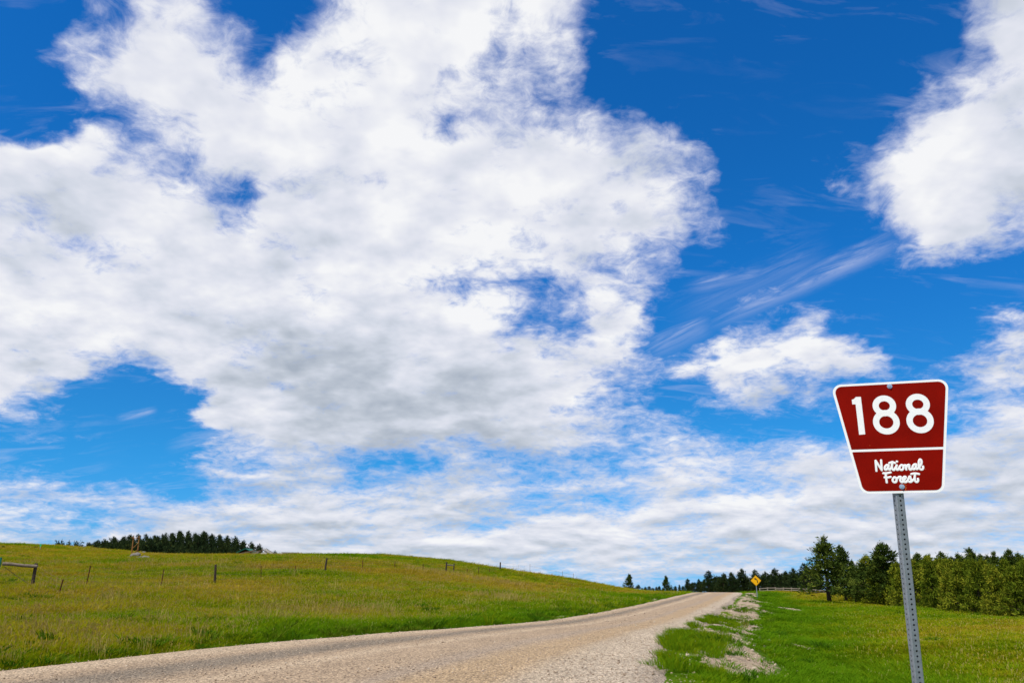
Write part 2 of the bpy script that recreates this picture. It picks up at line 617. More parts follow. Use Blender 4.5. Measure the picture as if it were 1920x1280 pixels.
# ------------------------------------------------------------------ ground
front = np.radians(np.concatenate([np.arange(-46, 46, 0.22)]))
back = np.radians(np.arange(46, 314, 3.0))
AZ = np.concatenate([front, back])
RAD = np.concatenate([[0.0], np.geomspace(0.8, 9, 14)[:-1], np.geomspace(9, 330, 330)[:-1], np.geomspace(330, 6000, 40)])
ga, gr = np.meshgrid(AZ, RAD, indexing='xy')
GX, GY = np.sin(ga) * gr, np.cos(ga) * gr
GZ = ground_z(GX, GY)
na, nr = len(AZ), len(RAD)
ii, jj = np.meshgrid(np.arange(nr - 1), np.arange(na), indexing='ij')
j2 = (jj + 1) % na
GF = np.stack([ii * na + jj, ii * na + j2, (ii + 1) * na + j2, (ii + 1) * na + jj], -1).reshape(-1, 4)[:, ::-1]
GV = np.stack([GX, GY, GZ], -1).reshape(-1, 3)


def lushness(x, y):
    """how green and well watered the sward is (0 dry tan .. 1 fresh green), a property of the place"""
    off, hw, _ = road_xy(x, y)
    out = np.abs(off) - hw
    n = vnoise(x, y, 9, 11) * 0.26 + vnoise(x, y, 3.1, 12) * 0.22 + vnoise(x, y, 24, 13) * 0.20
    left = 0.37 + 0.42 * np.exp(-np.clip(out, 0, None) / 3.0) - 0.10 * np.clip((np.asarray(y) - 60) / 80, 0, 1) + n
    right = 0.28 + 0.50 * np.exp(-((out - 3.0) / 3.2) ** 2) + 0.24 * np.exp(-np.clip(out, 0, None) / 8.0) + n * 0.8
    w = np.where(off < 0, left, right)
    return np.clip(w, 0, 1)


def bareness(x, y):
    """bare gravelly soil on the cut bank right of the road, plus a few scrapes"""
    off, hw, _ = road_xy(x, y)
    out = off - hw
    n = vnoise(x, y, 2.2, 21) * 0.55 + vnoise(x, y, 0.8, 22) * 0.45
    strip = np.exp(-((out - 1.2) / 0.85) ** 2) * np.clip((np.asarray(y) - 26) / 12, 0.62, 1) * np.clip((np.asarray(y) - 13) / 5, 0, 1) * np.clip((128 - np.asarray(y)) / 20, 0, 1)
    b = strip * (0.95 + 0.75 * n)
    for cx, cy, rx_, ry_ in SCRAPES:
        b = np.maximum(b, np.exp(-(((x - cx) / rx_) ** 2 + ((y - cy) / ry_) ** 2)) * (1.0 + 0.65 * n))
    lft = np.exp(-((-off - hw - 0.6) / 0.5) ** 2) * np.clip(vnoise(x, y, 6.0, 23), 0, 1) * 0.9
    return np.clip(np.maximum(b, lft), 0, 1)


SCRAPES = []
for u, v, a, b in [(1446, 1152, .8, 4.0), (1500, 1214, 0.5, 1.2), (1478, 1141, 0.8, 2.0), (1380, 1121, 1.0, 12.0), (1336, 1196, 1.3, 4.5), (1318, 1184, .8, 3.0), (1352, 1210, 1.1, 3.6), (1362, 1226, .8, 2.4), (1345, 1166, 1.2, 5.5), (1362, 1143, 1.0, 7.0)]:
    p = ground_at(u, v)
    SCRAPES.append((p.x, p.y, a, b))
LU = lushness(GV[:, 0], GV[:, 1])
BA = bareness(GV[:, 0], GV[:, 1])


def ground_material():
    m, k, b = material('sward', 1.0, 0.05)
    g = k.n.new('ShaderNodeNewGeometry')
    pos = g.outputs['Position']
    a1 = k.n.new('ShaderNodeAttribute')
    a1.attribute_name = 'lush'
    a2 = k.n.new('ShaderNodeAttribute')
    a2.attribute_name = 'bare'
    flat = k.v('MULTIPLY', pos, (1, 1, 0.3))
    n1 = k.noise(flat, 0.9, 5, 0.6)
    n2 = k.noise(flat, 7.0, 4, 0.65)
    n3 = k.noise(flat, 0.13, 3, 0.5)
    l = k.m('ADD', a1.outputs['Fac'], k.m('MULTIPLY', k.m('SUBTRACT', n1, 0.5), 0.55))
    l = k.m('ADD', l, k.m('MULTIPLY', k.m('SUBTRACT', n2, 0.5), 0.5))
    l = k.m('ADD', l, k.m('MULTIPLY', k.m('SUBTRACT', n3, 0.5), 0.3))
    c = k.ramp(l, GRASS_RAMP)
    soil = k.ramp(k.noise(flat, 22.0, 5, 0.7), [(0.3, (0.19, 0.135, 0.085)), (0.5, (0.36, 0.27, 0.185)), (0.68, (0.50, 0.40, 0.29))])
    bf = k.mapr(k.m('ADD', a2.outputs['Fac'], k.m('MULTIPLY', k.m('SUBTRACT', n2, 0.5), 0.5)), 0.42, 0.58)
    k.l.new(k.mix(bf, c, soil), b.inputs['Base Color'])
    bu = k.n.new('ShaderNodeBump')
    bu.inputs['Distance'].default_value = 0.12
    bu.inputs['Strength'].default_value = 0.7
    k.l.new(k.noise(flat, 5.0, 6, 0.7), bu.inputs['Height'])
    k.l.new(bu.outputs[0], b.inputs['Normal'])
    return m


GRASS_RAMP = [(0.0, (0.230, 0.150, 0.022)), (0.22, (0.185, 0.158, 0.009)), (0.42, (0.138, 0.156, 0.005)), (0.65, (0.080, 0.132, 0.004)), (0.95, (0.046, 0.108, 0.004))]
gm = mesh_np('ground', GV, GF, [ground_material()], smooth=True)
for nm, arr in (('lush', LU), ('bare', BA)):
    at = gm.attributes.new(nm, 'FLOAT', 'POINT')
    at.data.foreach_set('value', arr.astype(np.float32))
tag(obj('ground', gm), kind='structure')

# ------------------------------------------------------------------ gravel road
NS = 34


def build_road():
    t = np.linspace(-1, 1, NS)
    rows = np.concatenate([np.arange(0, RN, 1)])
    V, A, S = [], [], []
    dist = np.concatenate([[0], np.cumsum(np.hypot(*(RC[1:] - RC[:-1]).T))])
    X = RC[:, None, 0] + RNRM[:, None, 0] * t[None] * RHW[:, None]
    Y = RC[:, None, 1] + RNRM[:, None, 1] * t[None] * RHW[:, None]
    # ragged edge
    j = vnoise(RC[:, 0] * 1.0, RC[:, 1], 1.3, 31) * 0.22 + vnoise(RC[:, 0], RC[:, 1], 0.5, 32) * 0.10
    X[:, -1] += RNRM[:, 0] * (0.15 + j)
    Y[:, -1] += RNRM[:, 1] * (0.15 + j)
    X[:, 0] -= RNRM[:, 0] * (0.12 + j[::-1] * 0.8)
    Y[:, 0] -= RNRM[:, 1] * (0.12 + j[::-1] * 0.8)
    Z = land(X, Y)
    base = road_z(RC[:, 1])[:, None]
    Z = 0.5 * Z + 0.5 * (base + 0 * Z) + 0.05 * (1 - t[None] ** 2)
    Z += (vnoise(X, Y, 2.5, 33) * 0.012 + vnoise(X * 4, Y, 3.0, 34) * 0.006)
    Z[:, 0] = land(X[:, 0], Y[:, 0]) - 0.20
    Z[:, -1] = land(X[:, -1], Y[:, -1]) - 0.20
    V = np.stack([X, Y, Z], -1).reshape(-1, 3)
    n = NS
    i, jx = np.meshgrid(np.arange(RN - 1), np.arange(n - 1), indexing='ij')
    F = np.stack([i * n + jx, i * n + jx + 1, (i + 1) * n + jx + 1, (i + 1) * n + jx], -1).reshape(-1, 4)
    m, k, b = material('gravel', 0.95, 0.15)
    g = k.n.new('ShaderNodeNewGeometry')
    pos = g.outputs['Position']
    ac = k.n.new('ShaderNodeAttribute')
    ac.attribute_name = 'across'
    aa = k.n.new('ShaderNodeAttribute')
    aa.attribute_name = 'along'
    flat = k.v('MULTIPLY', pos, (1, 1, 0))
    wob = k.noise(k.xyz(k.m('MULTIPLY', aa.outputs['Fac'], 0.06), 0.0, 0.0), 1.0, 2, 0.5)
    s = k.m('ADD', ac.outputs['Fac'], k.m('MULTIPLY', k.m('SUBTRACT', wob, 0.5), 0.10))
    s = k.m('ADD', s, k.m('MULTIPLY', k.m('SUBTRACT', k.noise(k.xyz(k.m('MULTIPLY', aa.outputs['Fac'], 0.12), k.m('MULTIPLY', ac.outputs['Fac'], 9.0), 0.0), 1.0, 4, 0.6), 0.5), 0.10))
    loose, packed, ochre, grey = (0.55, 0.41, 0.265), (0.45, 0.325, 0.205), (0.48, 0.335, 0.19), (0.27, 0.212, 0.148)
    band = k.ramp(s, [(0.00, loose), (0.10, loose), (0.17, packed), (0.235, grey), (0.29, grey), (0.36, packed), (0.42, loose), (0.48, packed), (0.60, packed), (0.66, (0.41, 0.31, 0.215)),
                      (0.72, ochre), (0.80, ochre), (0.86, (0.53, 0.415, 0.285)), (0.95, (0.57, 0.455, 0.325)), (1.0, (0.42, 0.33, 0.24))])
    vo = k.n.new('ShaderNodeTexVoronoi')
    k.l.new(flat, vo.inputs['Vector'])
    vo.inputs['Scale'].default_value = 30.0
    rnd = k.sep(vo.outputs['Color'])[0]
    vo2 = k.n.new('ShaderNodeTexVoronoi')
    k.l.new(flat, vo2.inputs['Vector'])
    vo2.inputs['Scale'].default_value = 80.0
    rnd2 = k.sep(vo2.outputs['Color'])[1]
    st = k.m('MULTIPLY_ADD', rnd, 0.80, 0.60)
    st2 = k.m('MULTIPLY_ADD', rnd2, 0.6, 0.70)
    gap = k.mapr(vo.outputs['Distance'], 0.35, 0.75, 1.0, 0.45)
    st = k.m('MULTIPLY', k.m('MULTIPLY', st, st2), gap)
    patch = k.m('MULTIPLY_ADD', k.noise(flat, 0.7, 5, 0.65), 0.5, 0.80)
    col = k.v('SCALE', band, k.m('MULTIPLY', st, patch))
    k.l.new(col, b.inputs['Base Color'])
    bu = k.n.new('ShaderNodeBump')
    bu.inputs['Distance'].default_value = 0.03
    bu.inputs['Strength'].default_value = 0.9
    k.l.new(k.m('ADD', k.m('MULTIPLY', vo.outputs['Distance'], -0.8), k.m('MULTIPLY', k.noise(flat, 60, 3, 0.6), 0.6)), bu.inputs['Height'])
    k.l.new(bu.outputs[0], b.inputs['Normal'])
    me = mesh_np('road', V, F, [m], smooth=True)
    across = np.repeat(((t + 1) / 2)[None], RN, 0).reshape(-1)
    along = np.repeat(dist[:, None], NS, 1).reshape(-1)
    for nm, arr in (('across', across), ('along', along)):
        at = me.attributes.new(nm, 'FLOAT', 'POINT')
        at.data.foreach_set('value', arr.astype(np.float32))
    tag(obj('road', me), kind='structure')
    return m


GRAVEL = build_road()


# ------------------------------------------------------------------ grass, weeds and loose stones (nobody could count them)
def instancer_attr(k, name):
    a = k.n.new('ShaderNodeAttribute')
    a.attribute_type = 'INSTANCER'
    a.attribute_name = name
    return a.outputs['Fac']


def blade_material(name, ramp, extra=None, trans=0.35):
    m = bpy.data.materials.new(name)
    m.use_nodes = True
    k = NT(m.node_tree)
    k.n.clear()
    bl = k.n.new('ShaderNodeAttribute')
    bl.attribute_name = 'blade'
    l = k.m('ADD', instancer_attr(k, 'tint'), k.m('MULTIPLY', k.m('SUBTRACT', bl.outputs['Fac'], 0.5), 0.42))
    c = k.ramp(l, ramp)
    df = k.n.new('ShaderNodeBsdfDiffuse')
    tr = k.n.new('ShaderNodeBsdfTranslucent')
    k.l.new(c, df.inputs[0])
    k.l.new(k.v('MULTIPLY', c, (1.1, 1.15, 0.6)), tr.inputs[0])
    mx = k.n.new('ShaderNodeMixShader')
    mx.inputs[0].default_value = trans
    k.l.new(df.outputs[0], mx.inputs[1])
    k.l.new(tr.outputs[0], mx.inputs[2])
    o = k.n.new('ShaderNodeOutputMaterial')
    k.l.new(mx.outputs[0], o.inputs[0])
    return m


BLADE = blade_material('grass_blade', [(0.0, (0.36, 0.24, 0.030)), (0.20, (0.290, 0.250, 0.010)), (0.40, (0.220, 0.255, 0.005)), (0.65, (0.128, 0.215, 0.005)), (0.95, (0.086, 0.190, 0.005))])
SEED = blade_material('seed_head', [(0.0, (0.40, 0.28, 0.09)), (0.5, (0.40, 0.33, 0.09)), (1.0, (0.34, 0.36, 0.08))], trans=0.2)
WEED = blade_material('weed_leaf', [(0.0, (0.105, 0.150, 0.010)), (0.5, (0.065, 0.140, 0.006)), (1.0, (0.045, 0.120, 0.006))], trans=0.25)


def tuft_mesh(name, nb, h, spread, wid, lean, seeds=0, seed_h=0.5, rs=0, leafy=False, mat=None):
    g = np.random.default_rng(rs)
    V, F, mi, bl = [], [], [], []
    for i in range(nb):
        r = spread * math.sqrt(g.random())
        a = g.random() * 2 * math.pi
        bx, by = r * math.cos(a), r * math.sin(a)
        hh = h * (0.55 + 0.6 * g.random())
        la = a + g.normal() * 0.8
        ll = hh * lean * (0.3 + g.random())
        lx, ly = math.cos(la) * ll, math.sin(la) * ll
        fa = g.random() * math.pi
        w = wid * (0.6 + 0.7 * g.random())
        wx, wy = math.cos(fa) * w / 2, math.sin(fa) * w / 2
        b = len(V)
        if leafy:
            V += [(bx, by, hh * .3), (bx + lx * .6 + wx * 2.6, by + ly * .6 + wy * 2.6, hh * .8), (bx + lx * 1.2, by + ly * 1.2, hh), (bx + lx * .6 - wx * 2.6, by + ly * .6 - wy * 2.6, hh * .75)]
            F += [(b, b + 1, b + 2, b + 3)]
            mi.append(0)
            bl += [g.random()] * 4
        else:
            V += [(bx - wx, by - wy, -.03), (bx + wx, by + wy, -.03), (bx + lx * .35 + wx * .8, by + ly * .35 + wy * .8, hh * .6), (bx + lx * .35 - wx * .8, by + ly * .35 - wy * .8, hh * .6), (bx + lx, by + ly, hh)]
            F += [(b, b + 1, b + 2, b + 3), (b + 3, b + 2, b + 4)]
            mi += [0, 0]
            bl += [g.random()] * 5
    for i in range(seeds):
        r = spread * math.sqrt(g.random()) * 1.1
        a = g.random() * 2 * math.pi
        bx, by = r * math.cos(a), r * math.sin(a)
        hh = seed_h * (0.65 + 0.5 * g.random())
        la = g.random() * 6.28
        lx, ly = math.cos(la) * hh * .25 * g.random(), math.sin(la) * hh * .25 * g.random()
        fa = g.random() * math.pi
        w = 0.0035
        sw = 0.010
        sl = 0.07
        c, s = math.cos(fa), math.sin(fa)
        b = len(V)
        V += [(bx - c * w, by - s * w, 0), (bx + c * w, by + s * w, 0), (bx + lx + c * w, by + ly + s * w, hh), (bx + lx - c * w, by + ly - s * w, hh)]
        F += [(b, b + 1, b + 2, b + 3)]
        mi.append(1)
        tx, ty = bx + lx, by + ly
        V += [(tx, ty, hh - .01), (tx + c * sw, ty + s * sw, hh + sl * .4), (tx + lx * .15, ty + ly * .15, hh + sl), (tx - c * sw, ty - s * sw, hh + sl * .4)]
        V += [(tx - s * sw, ty + c * sw, hh + sl * .45), (tx + s * sw, ty - c * sw, hh + sl * .45)]
        F += [(b + 4, b + 5, b + 6, b + 7), (b + 4, b + 8, b + 6, b + 9)]
        mi += [1, 1]
        bl += [g.random()] * 10
    me = mesh_np(name, V, F, [mat or BLADE, SEED], midx=mi)
    at = me.attributes.new('blade', 'FLOAT', 'POINT')
    at.data.foreach_set('value', np.asarray(bl, np.float32))
    return me


def proto_collection(name, meshes):
    c = bpy.data.collections.new(name)
    for i, me in enumerate(meshes):
        o = bpy.data.objects.new('%s_%02d' % (name, i), me)
        c.objects.link(o)
    return c


def scatter(name, coll, pos, rz, scl, tint, idx, tilt=0.12):
    n = len(pos)
    me = bpy.data.meshes.new(name)
    me.vertices.add(n)
    me.vertices.foreach_set('co', np.asarray(pos, np.float32).ravel())
    rot = np.stack([rng.normal(0, tilt, n), rng.normal(0, tilt, n), rz], 1)
    for nm, ty, key, arr in (('rot', 'FLOAT_VECTOR', 'vector', rot), ('scl', 'FLOAT_VECTOR', 'vector', scl if np.ndim(scl) == 2 else np.repeat(np.asarray(scl)[:, None], 3, 1)), ('tint', 'FLOAT', 'value', tint), ('idx', 'INT', 'value', idx)):
        at = me.attributes.new(nm, ty, 'POINT')
        at.data.foreach_set(key, np.asarray(arr, np.int32 if ty == 'INT' else np.float32).ravel())
    o = obj(name, me)
    ng = bpy.data.node_groups.new(name, 'GeometryNodeTree')
    ng.interface.new_socket('Geometry', in_out='INPUT', socket_type='NodeSocketGeometry')
    ng.interface.new_socket('Geometry', in_out='OUTPUT', socket_type='NodeSocketGeometry')
    N, L = ng.nodes, ng.links
    gi, go = N.new('NodeGroupInput'), N.new('NodeGroupOutput')
    ci = N.new('GeometryNodeCollectionInfo')
    ci.inputs['Collection'].default_value = coll
    ci.inputs['Separate Children'].default_value = True
    ci.inputs['Reset Children'].default_value = True
    ip = N.new('GeometryNodeInstanceOnPoints')
    ip.inputs['Pick Instance'].default_value = True

    def na(nm, ty):
        a = N.new('GeometryNodeInputNamedAttribute')
        a.data_type = ty
        a.inputs['Name'].default_value = nm
        return a.outputs[0]
    L.new(gi.outputs[0], ip.inputs['Points'])
    L.new(ci.outputs[0], ip.inputs['Instance'])
    L.new(na('idx', 'INT'), ip.inputs['Instance Index'])
    L.new(na('rot', 'FLOAT_VECTOR'), ip.inputs['Rotation'])
    L.new(na('scl', 'FLOAT_VECTOR'), ip.inputs['Scale'])
    L.new(ip.outputs[0], go.inputs[0])
    md = o.modifiers.new('scatter', 'NODES')
    md.node_group = ng
    tag(o, kind='stuff')
    return o


def sample_field(n, r0, r1, power, az=R(41)):
    """points in the wedge ahead, thinning out with distance as r**power"""
    e = power + 2
    u = rng.random(n)
    r = (r0**e + u * (r1**e - r0**e)) ** (1 / e)
    a = rng.uniform(-az, az, n)
    return np.sin(a) * r, np.cos(a) * r, r


GRASS_P = proto_collection('grass_kinds', [
    tuft_mesh('t0', 54, 0.27, 0.20, 0.014, 0.75, rs=1),
    tuft_mesh('t1', 54, 0.19, 0.23, 0.014, 0.95, rs=2),
    tuft_mesh('t2', 50, 0.20, 0.22, 0.013, 0.80, seeds=1, seed_h=0.24, rs=3),
    tuft_mesh('t3', 46, 0.18, 0.22, 0.013, 0.85, seeds=2, seed_h=0.25, rs=4),
    tuft_mesh('t4', 58, 0.10, 0.25, 0.012, 1.0, rs=5),
    tuft_mesh('t5', 52, 0.10, 0.25, 0.012, 1.0, seeds=1, seed_h=0.15, rs=6),
    tuft_mesh('t6', 40, 0.24, 0.16, 0.010, 0.55, seeds=12, seed_h=0.42, rs=7),
])


def grow_grass():
    x, y, r = sample_field(190000, 5.0, 190.0, -1.25)
    off, hw, _ = road_xy(x, y)
    out = np.abs(off) - hw
    lu, ba = lushness(x, y), bareness(x, y)
    keep = out > 0.12 + 0.35 * vnoise(x, y, 0.7, 41) * (rng.random(len(x)) < 0.8)
    keep &= rng.random(len(x)) > np.clip(ba * 3.2 - 0.5, 0, 0.99)
    keep &= ~((r > 110) & (rng.random(len(x)) < 0.3))
    x, y, r, off, out, lu = x[keep], y[keep], r[keep], off[keep], out[keep], lu[keep]
    left = off < 0
    n = len(x)
    u = rng.random(n)
    dry = lu + rng.normal(0, 0.10, n)
    idx = np.where(left, np.where(dry > 0.62, np.where(u < .6, 0, np.where(u < .85, 1, 2)),
                                  np.where(u < .30, 1, np.where(u < .68, 2, np.where(u < .992, 3, 6)))),
                   np.where(dry > 0.72, np.where(u < .55, 0, np.where(u < .9, 1, 2)), np.where(u < .6, 4, np.where(u < .985, 5, 2))))
    idx = np.where(left & (dry < .40) & (vnoise(x, y, 7, 45) > .45) & (rng.random(n) < .12), 6, idx)
    scl = (0.75 + 0.5 * rng.random(n)) * (1 + 0.25 * vnoise(x, y, 4, 42))
    edge = np.clip(out / 0.8, 0.35, 1)
    scl *= np.where(left, np.maximum(edge, .75), edge)
    wide = np.clip((r / 16.0), 0.9, 14) ** 0.55
    scl = np.stack([scl * wide, scl * wide, scl * np.where(left, 0.82, np.where(out < 5, 0.42, 0.60)) * (1 - 0.25 * np.clip((r - 90) / 60, 0, 1))], 1)
    z = ground_z(x, y)
    tint = np.clip(lu + rng.normal(0, 0.09, n) + 0.10 * vnoise(x, y, 1.6, 43), 0, 1)
    scatter('grass', GRASS_P, np.stack([x, y, z - .01], 1), rng.uniform(0, 6.28, n), scl, tint, idx)
    # weeds: darker leafy clumps along the verge and here and there on the slope
    wp = proto_collection('weed_kinds', [tuft_mesh('w0', 120, 0.20, 0.24, 0.008, 0.6, leafy=True, rs=11, mat=WEED), tuft_mesh('w1', 90, 0.13, 0.20, 0.008, 0.7, leafy=True, rs=12, mat=WEED),
                                         tuft_mesh('w2', 22, 0.42, 0.10, 0.011, 0.6, rs=13)])
    x, y, r = sample_field(26000, 8.0, 130.0, -1.2)
    off, hw, _ = road_xy(x, y)
    out = np.abs(off) - hw
    m = vnoise(x, y, 5, 51) * .6 + vnoise(x, y, 1.8, 52) * .6
    pr = np.where(off < 0, 0.45 * np.exp(-((out - .9) / 1.1) ** 2) + np.where(m > .58, .30, 0.0), np.where(m > .62, .25, 0.0) + 0.07 * bareness(x, y))
    keep = (out > 0.0) & (rng.random(len(x)) < pr)
    x, y, r, off, out = x[keep], y[keep], r[keep], off[keep], out[keep]
    n = len(x)
    idx = np.where(rng.random(n) < .5, 0, np.where(rng.random(n) < .93, 1, 2))
    scatter('weeds', wp, np.stack([x, y, ground_z(x, y) - .01], 1), rng.uniform(0, 6.28, n), (0.6 + 0.7 * rng.random(n)) * np.clip(r / 16, .8, 8) ** .15, rng.random(n), idx)
    # sparse tufts that creep out onto the gravel at the near right edge
    x, y = rng.uniform(0.5, 9.5, 7000), rng.uniform(9, 40, 7000)
    off, hw, _ = road_xy(x, y)
    out = off - hw
    pr = np.exp(-np.clip(-out, 0, None) / 0.35) * np.clip(vnoise(x, y, 1.4, 61) * 1.4 + .05, 0, 1)
    keep = (out > np.where(y < 14.5, -1.2, -0.3)) & (out < 1.2) & (rng.random(len(x)) < pr)
    x, y = x[keep], y[keep]
    n = len(x)
    scatter('verge_tufts', GRASS_P, np.stack([x, y, np.maximum(ground_z(x, y), land(x, y) - .02)], 1), rng.uniform(0, 6.28, n), .5 + .5 * rng.random(n), .55 + .3 * rng.random(n), np.where(rng.random(n) < .75, 1, 0))


grow_grass()


def stone_mesh(name, rs, mat, sub=1, flat=0.65):
    bm = bmesh.new()
    bmesh.ops.create_icosphere(bm, subdivisions=sub, radius=1.0)
    g = np.random.default_rng(rs)
    d = g.normal(size=(5, 3))
    d /= np.linalg.norm(d, axis=1)[:, None]
    for v in bm.verts:
        p = np.array(v.co)
        for q in d:
            t = p @ q
            if t > 0.62:
                p = p - q * (t - 0.62)
        p *= 1 + g.normal() * 0.06
        v.co = (p[0], p[1] * 0.85, p[2] * flat)
    me = bpy.data.meshes.new(name)
    bm.to_mesh(me)
    bm.free()
    me.materials.append(mat)
    return me


def stone_material():
    m, k, b = material('stone_chip', 0.95, 0.1)
    c = k.ramp(instancer_attr(k, 'tint'), [(0.0, (0.20, 0.15, 0.10)), (0.4, (0.34, 0.255, 0.175)), (0.75, (0.42, 0.325, 0.23)), (1.0, (0.50, 0.42, 0.32))])
    k.l.new(c, b.inputs['Base Color'])
    return m


def strew_stones():
    sm = stone_material()
    sp = proto_collection('stone_kinds', [stone_mesh('s%d' % i, 70 + i, sm) for i in range(4)])
    x, y, r = sample_field(70000, 9.0, 75.0, -1.5)
    off, hw, idx = road_xy(x, y)
    out = np.abs(off) - hw
    s = (off / hw + 1) / 2
    pr = np.where(out < 0, 0.35 + 0.65 * np.clip(np.abs(s - .5) * 2, 0, 1) ** 3, 0) + np.where((out > 0) & (off > 0), bareness(x, y), 0) * .9 + np.where((out > 0) & (out < .5), .5, 0)
    keep = rng.random(len(x)) < pr
    x, y, r, off, out, hw = [q[keep] for q in (x, y, r, off, out, hw)]
    n = len(x)
    gzz = ground_z(x, y)
    t = np.clip(off / hw, -1, 1)
    rz = 0.5 * land(x, y) + 0.5 * road_z(y) + 0.05 * (1 - t ** 2)
    z = np.where(out < -0.1, rz, gzz)
    sc = np.where(out < 0, rng.lognormal(-4.5, .38, n), rng.lognormal(-4.0, .55, n)) * np.clip(r / 14, 1, 3) ** .5
    scatter('loose_gravel', sp, np.stack([x, y, z + sc * .15], 1), rng.uniform(0, 6.28, n), np.clip(sc, .006, .07), np.clip(rng.normal(.55, .22, n), 0, 1), rng.integers(0, 4, n), tilt=.5)


strew_stones()


# ------------------------------------------------------------------ trees
def bark_material():
    m, k, b = material('bark', 0.95, 0.1)
    t = k.n.new('ShaderNodeTexCoord')
    n = k.noise(k.v('MULTIPLY', t.outputs['Object'], (9, 9, 2)), 1.0, 5, .65)
    k.l.new(k.ramp(n, [(.35, (.035, .024, .017)), (.6, (.10, .068, .045)), (.8, (.17, .115, .075))]), b.inputs['Base Color'])
    return m


def needle_material(name, dark, mid, tip):
    m = bpy.data.materials.new(name)
    m.use_nodes = True
    k = NT(m.node_tree)
    k.n.clear()
    a = k.n.new('ShaderNodeAttribute')
    a.attribute_name = 'spray'
    oi = k.n.new('ShaderNodeObjectInfo')
    f = k.m('ADD', a.outputs['Fac'], k.m('MULTIPLY', k.m('SUBTRACT', oi.outputs['Random'], .5), .35))
    c = k.ramp(f, [(0.0, dark), (0.5, mid), (1.0, tip)])
    df = k.n.new('ShaderNodeBsdfDiffuse')
    tr = k.n.new('ShaderNodeBsdfTranslucent')
    k.l.new(c, df.inputs[0])
    k.l.new(c, tr.inputs[0])
    mx = k.n.new('ShaderNodeMixShader')
    mx.inputs[0].default_value = .22
    k.l.new(df.outputs[0], mx.inputs[1])
    k.l.new(tr.outputs[0], mx.inputs[2])
    o = k.n.new('ShaderNodeOutputMaterial')
    k.l.new(mx.outputs[0], o.inputs[0])
    return m


BARK = bark_material()
NEEDLE_DARK = needle_material('needles_dark', (.024, .042, .009), (.052, .082, .013), (.14, .165, .022))
NEEDLE_FAR = needle_material('needles_far', (.014, .027, .012), (.026, .044, .015), (.062, .080, .020))
NEEDLE_OLIVE = needle_material('needles_olive', (.034, .060, .006), (.120, .158, .011), (.34, .32, .026))
LEAF_PALE = needle_material('leaves_pale', (.045, .058, .015), (.075, .092, .02), (.15, .155, .03))


def pine_meshes(seed, prof, n_whorl=17, per=5, clumps=3, spray=16, size=.085, base=.14, droop=.0, top_clump=True, irregular=.25):
    """unit-height pine: a tapered trunk with limbs, and a crown of needle sprays in clumps; prof(t) is the crown radius at height t (0..1 of the crown)"""
    g = np.random.default_rng(seed)
    t = MB()
    k = 6
    wob = [(g.normal() * .008, g.normal() * .008) for _ in range(k + 1)]
    pts = [(wob[i][0] * (i > 0), wob[i][1] * (i > 0), i / k * .97 - (.02 if i == 0 else 0)) for i in range(k + 1)]
    rad = [.022 * (1 - i / k) ** .8 + .002 for i in range(k + 1)]
    rad[0] = .030
    t.tube(pts, rad, 7)

    def axis(z):
        f = z / .97 * k
        i = min(int(max(f, 0)), k - 1)
        f -= i
        return np.array([pts[i][0] * (1 - f) + pts[i + 1][0] * f, pts[i][1] * (1 - f) + pts[i + 1][1] * f, z])
    C = []
    for wv in range(n_whorl):
        tt = (wv + g.random() * .7) / n_whorl
        z = base + (1 - base) * tt * .95
        rr = prof(tt)
        ph = g.random() * 6.28
        for b in range(per):
            if g.random() < .12:
                continue
            a = ph + b * 6.283 / per + g.normal() * .25
            ln = rr * (1 + g.normal() * irregular)
            if ln < .01:
                continue
            rise = ln * (0.28 * tt - droop + g.normal() * .10)
            p0 = axis(z)
            p1 = p0 + np.array([math.cos(a) * ln, math.sin(a) * ln, rise])
            if ln > .05:
                mid = (p0 + p1) / 2 + np.array([0, 0, -ln * .07])
                t.tube([p0, mid, p1 * .9 + p0 * .1], [.0055, .004, .002], 3, cap=False)
            for c in range(clumps):
                f = 1.0 - c * (.62 / clumps) * (1 + .3 * g.normal())
                q = p0 + (p1 - p0) * f + g.normal(size=3) * np.array([.02, .02, .012])
                C.append((q, a, (.75 + .5 * g.random()) * (1.0 if tt < .85 else .7)))
    if top_clump:
        for z in (.93, .96, .985):
            C.append((axis(min(z, .97)) + np.array([0, 0, z - .96]), g.random() * 6, .55))
    C.append((axis(.97), 0, .5))
    nC = len(C)
    q = np.array([c[0] for c in C])
    aa = np.array([c[1] for c in C])
    ss = np.array([c[2] for c in C]) * size
    n = nC * spray
    q = np.repeat(q, spray, 0)
    aa = np.repeat(aa, spray)
    ss = np.repeat(ss, spray)
    d = g.normal(size=(n, 3)) + np.stack([np.cos(aa) * .7, np.sin(aa) * .7, np.full(n, .75)], 1)
    d /= np.linalg.norm(d, axis=1)[:, None]
    sd_ = np.cross(d, g.normal(size=(n, 3)))
    sd_ /= np.linalg.norm(sd_, axis=1)[:, None]
    L = ss * g.uniform(.6, 1.15, n)
    o = q + g.normal(size=(n, 3)) * ss[:, None] * .33
    W = L * g.uniform(.09, .17, n)
    v0 = o
    v1 = o + d * (L * .55)[:, None] + sd_ * W[:, None]
    v2 = o + d * L[:, None]
    v3 = o + d * (L * .5)[:, None] - sd_ * W[:, None]
    V = np.stack([v0, v1, v2, v3], 1).reshape(-1, 3)
    F = np.arange(n * 4).reshape(-1, 4)
    clump = np.repeat(g.random(nC), spray)
    sp = np.clip(clump * .55 + g.random(n) * .35 + .06, 0, 1)
    return t, V, F, np.repeat(sp, 4)


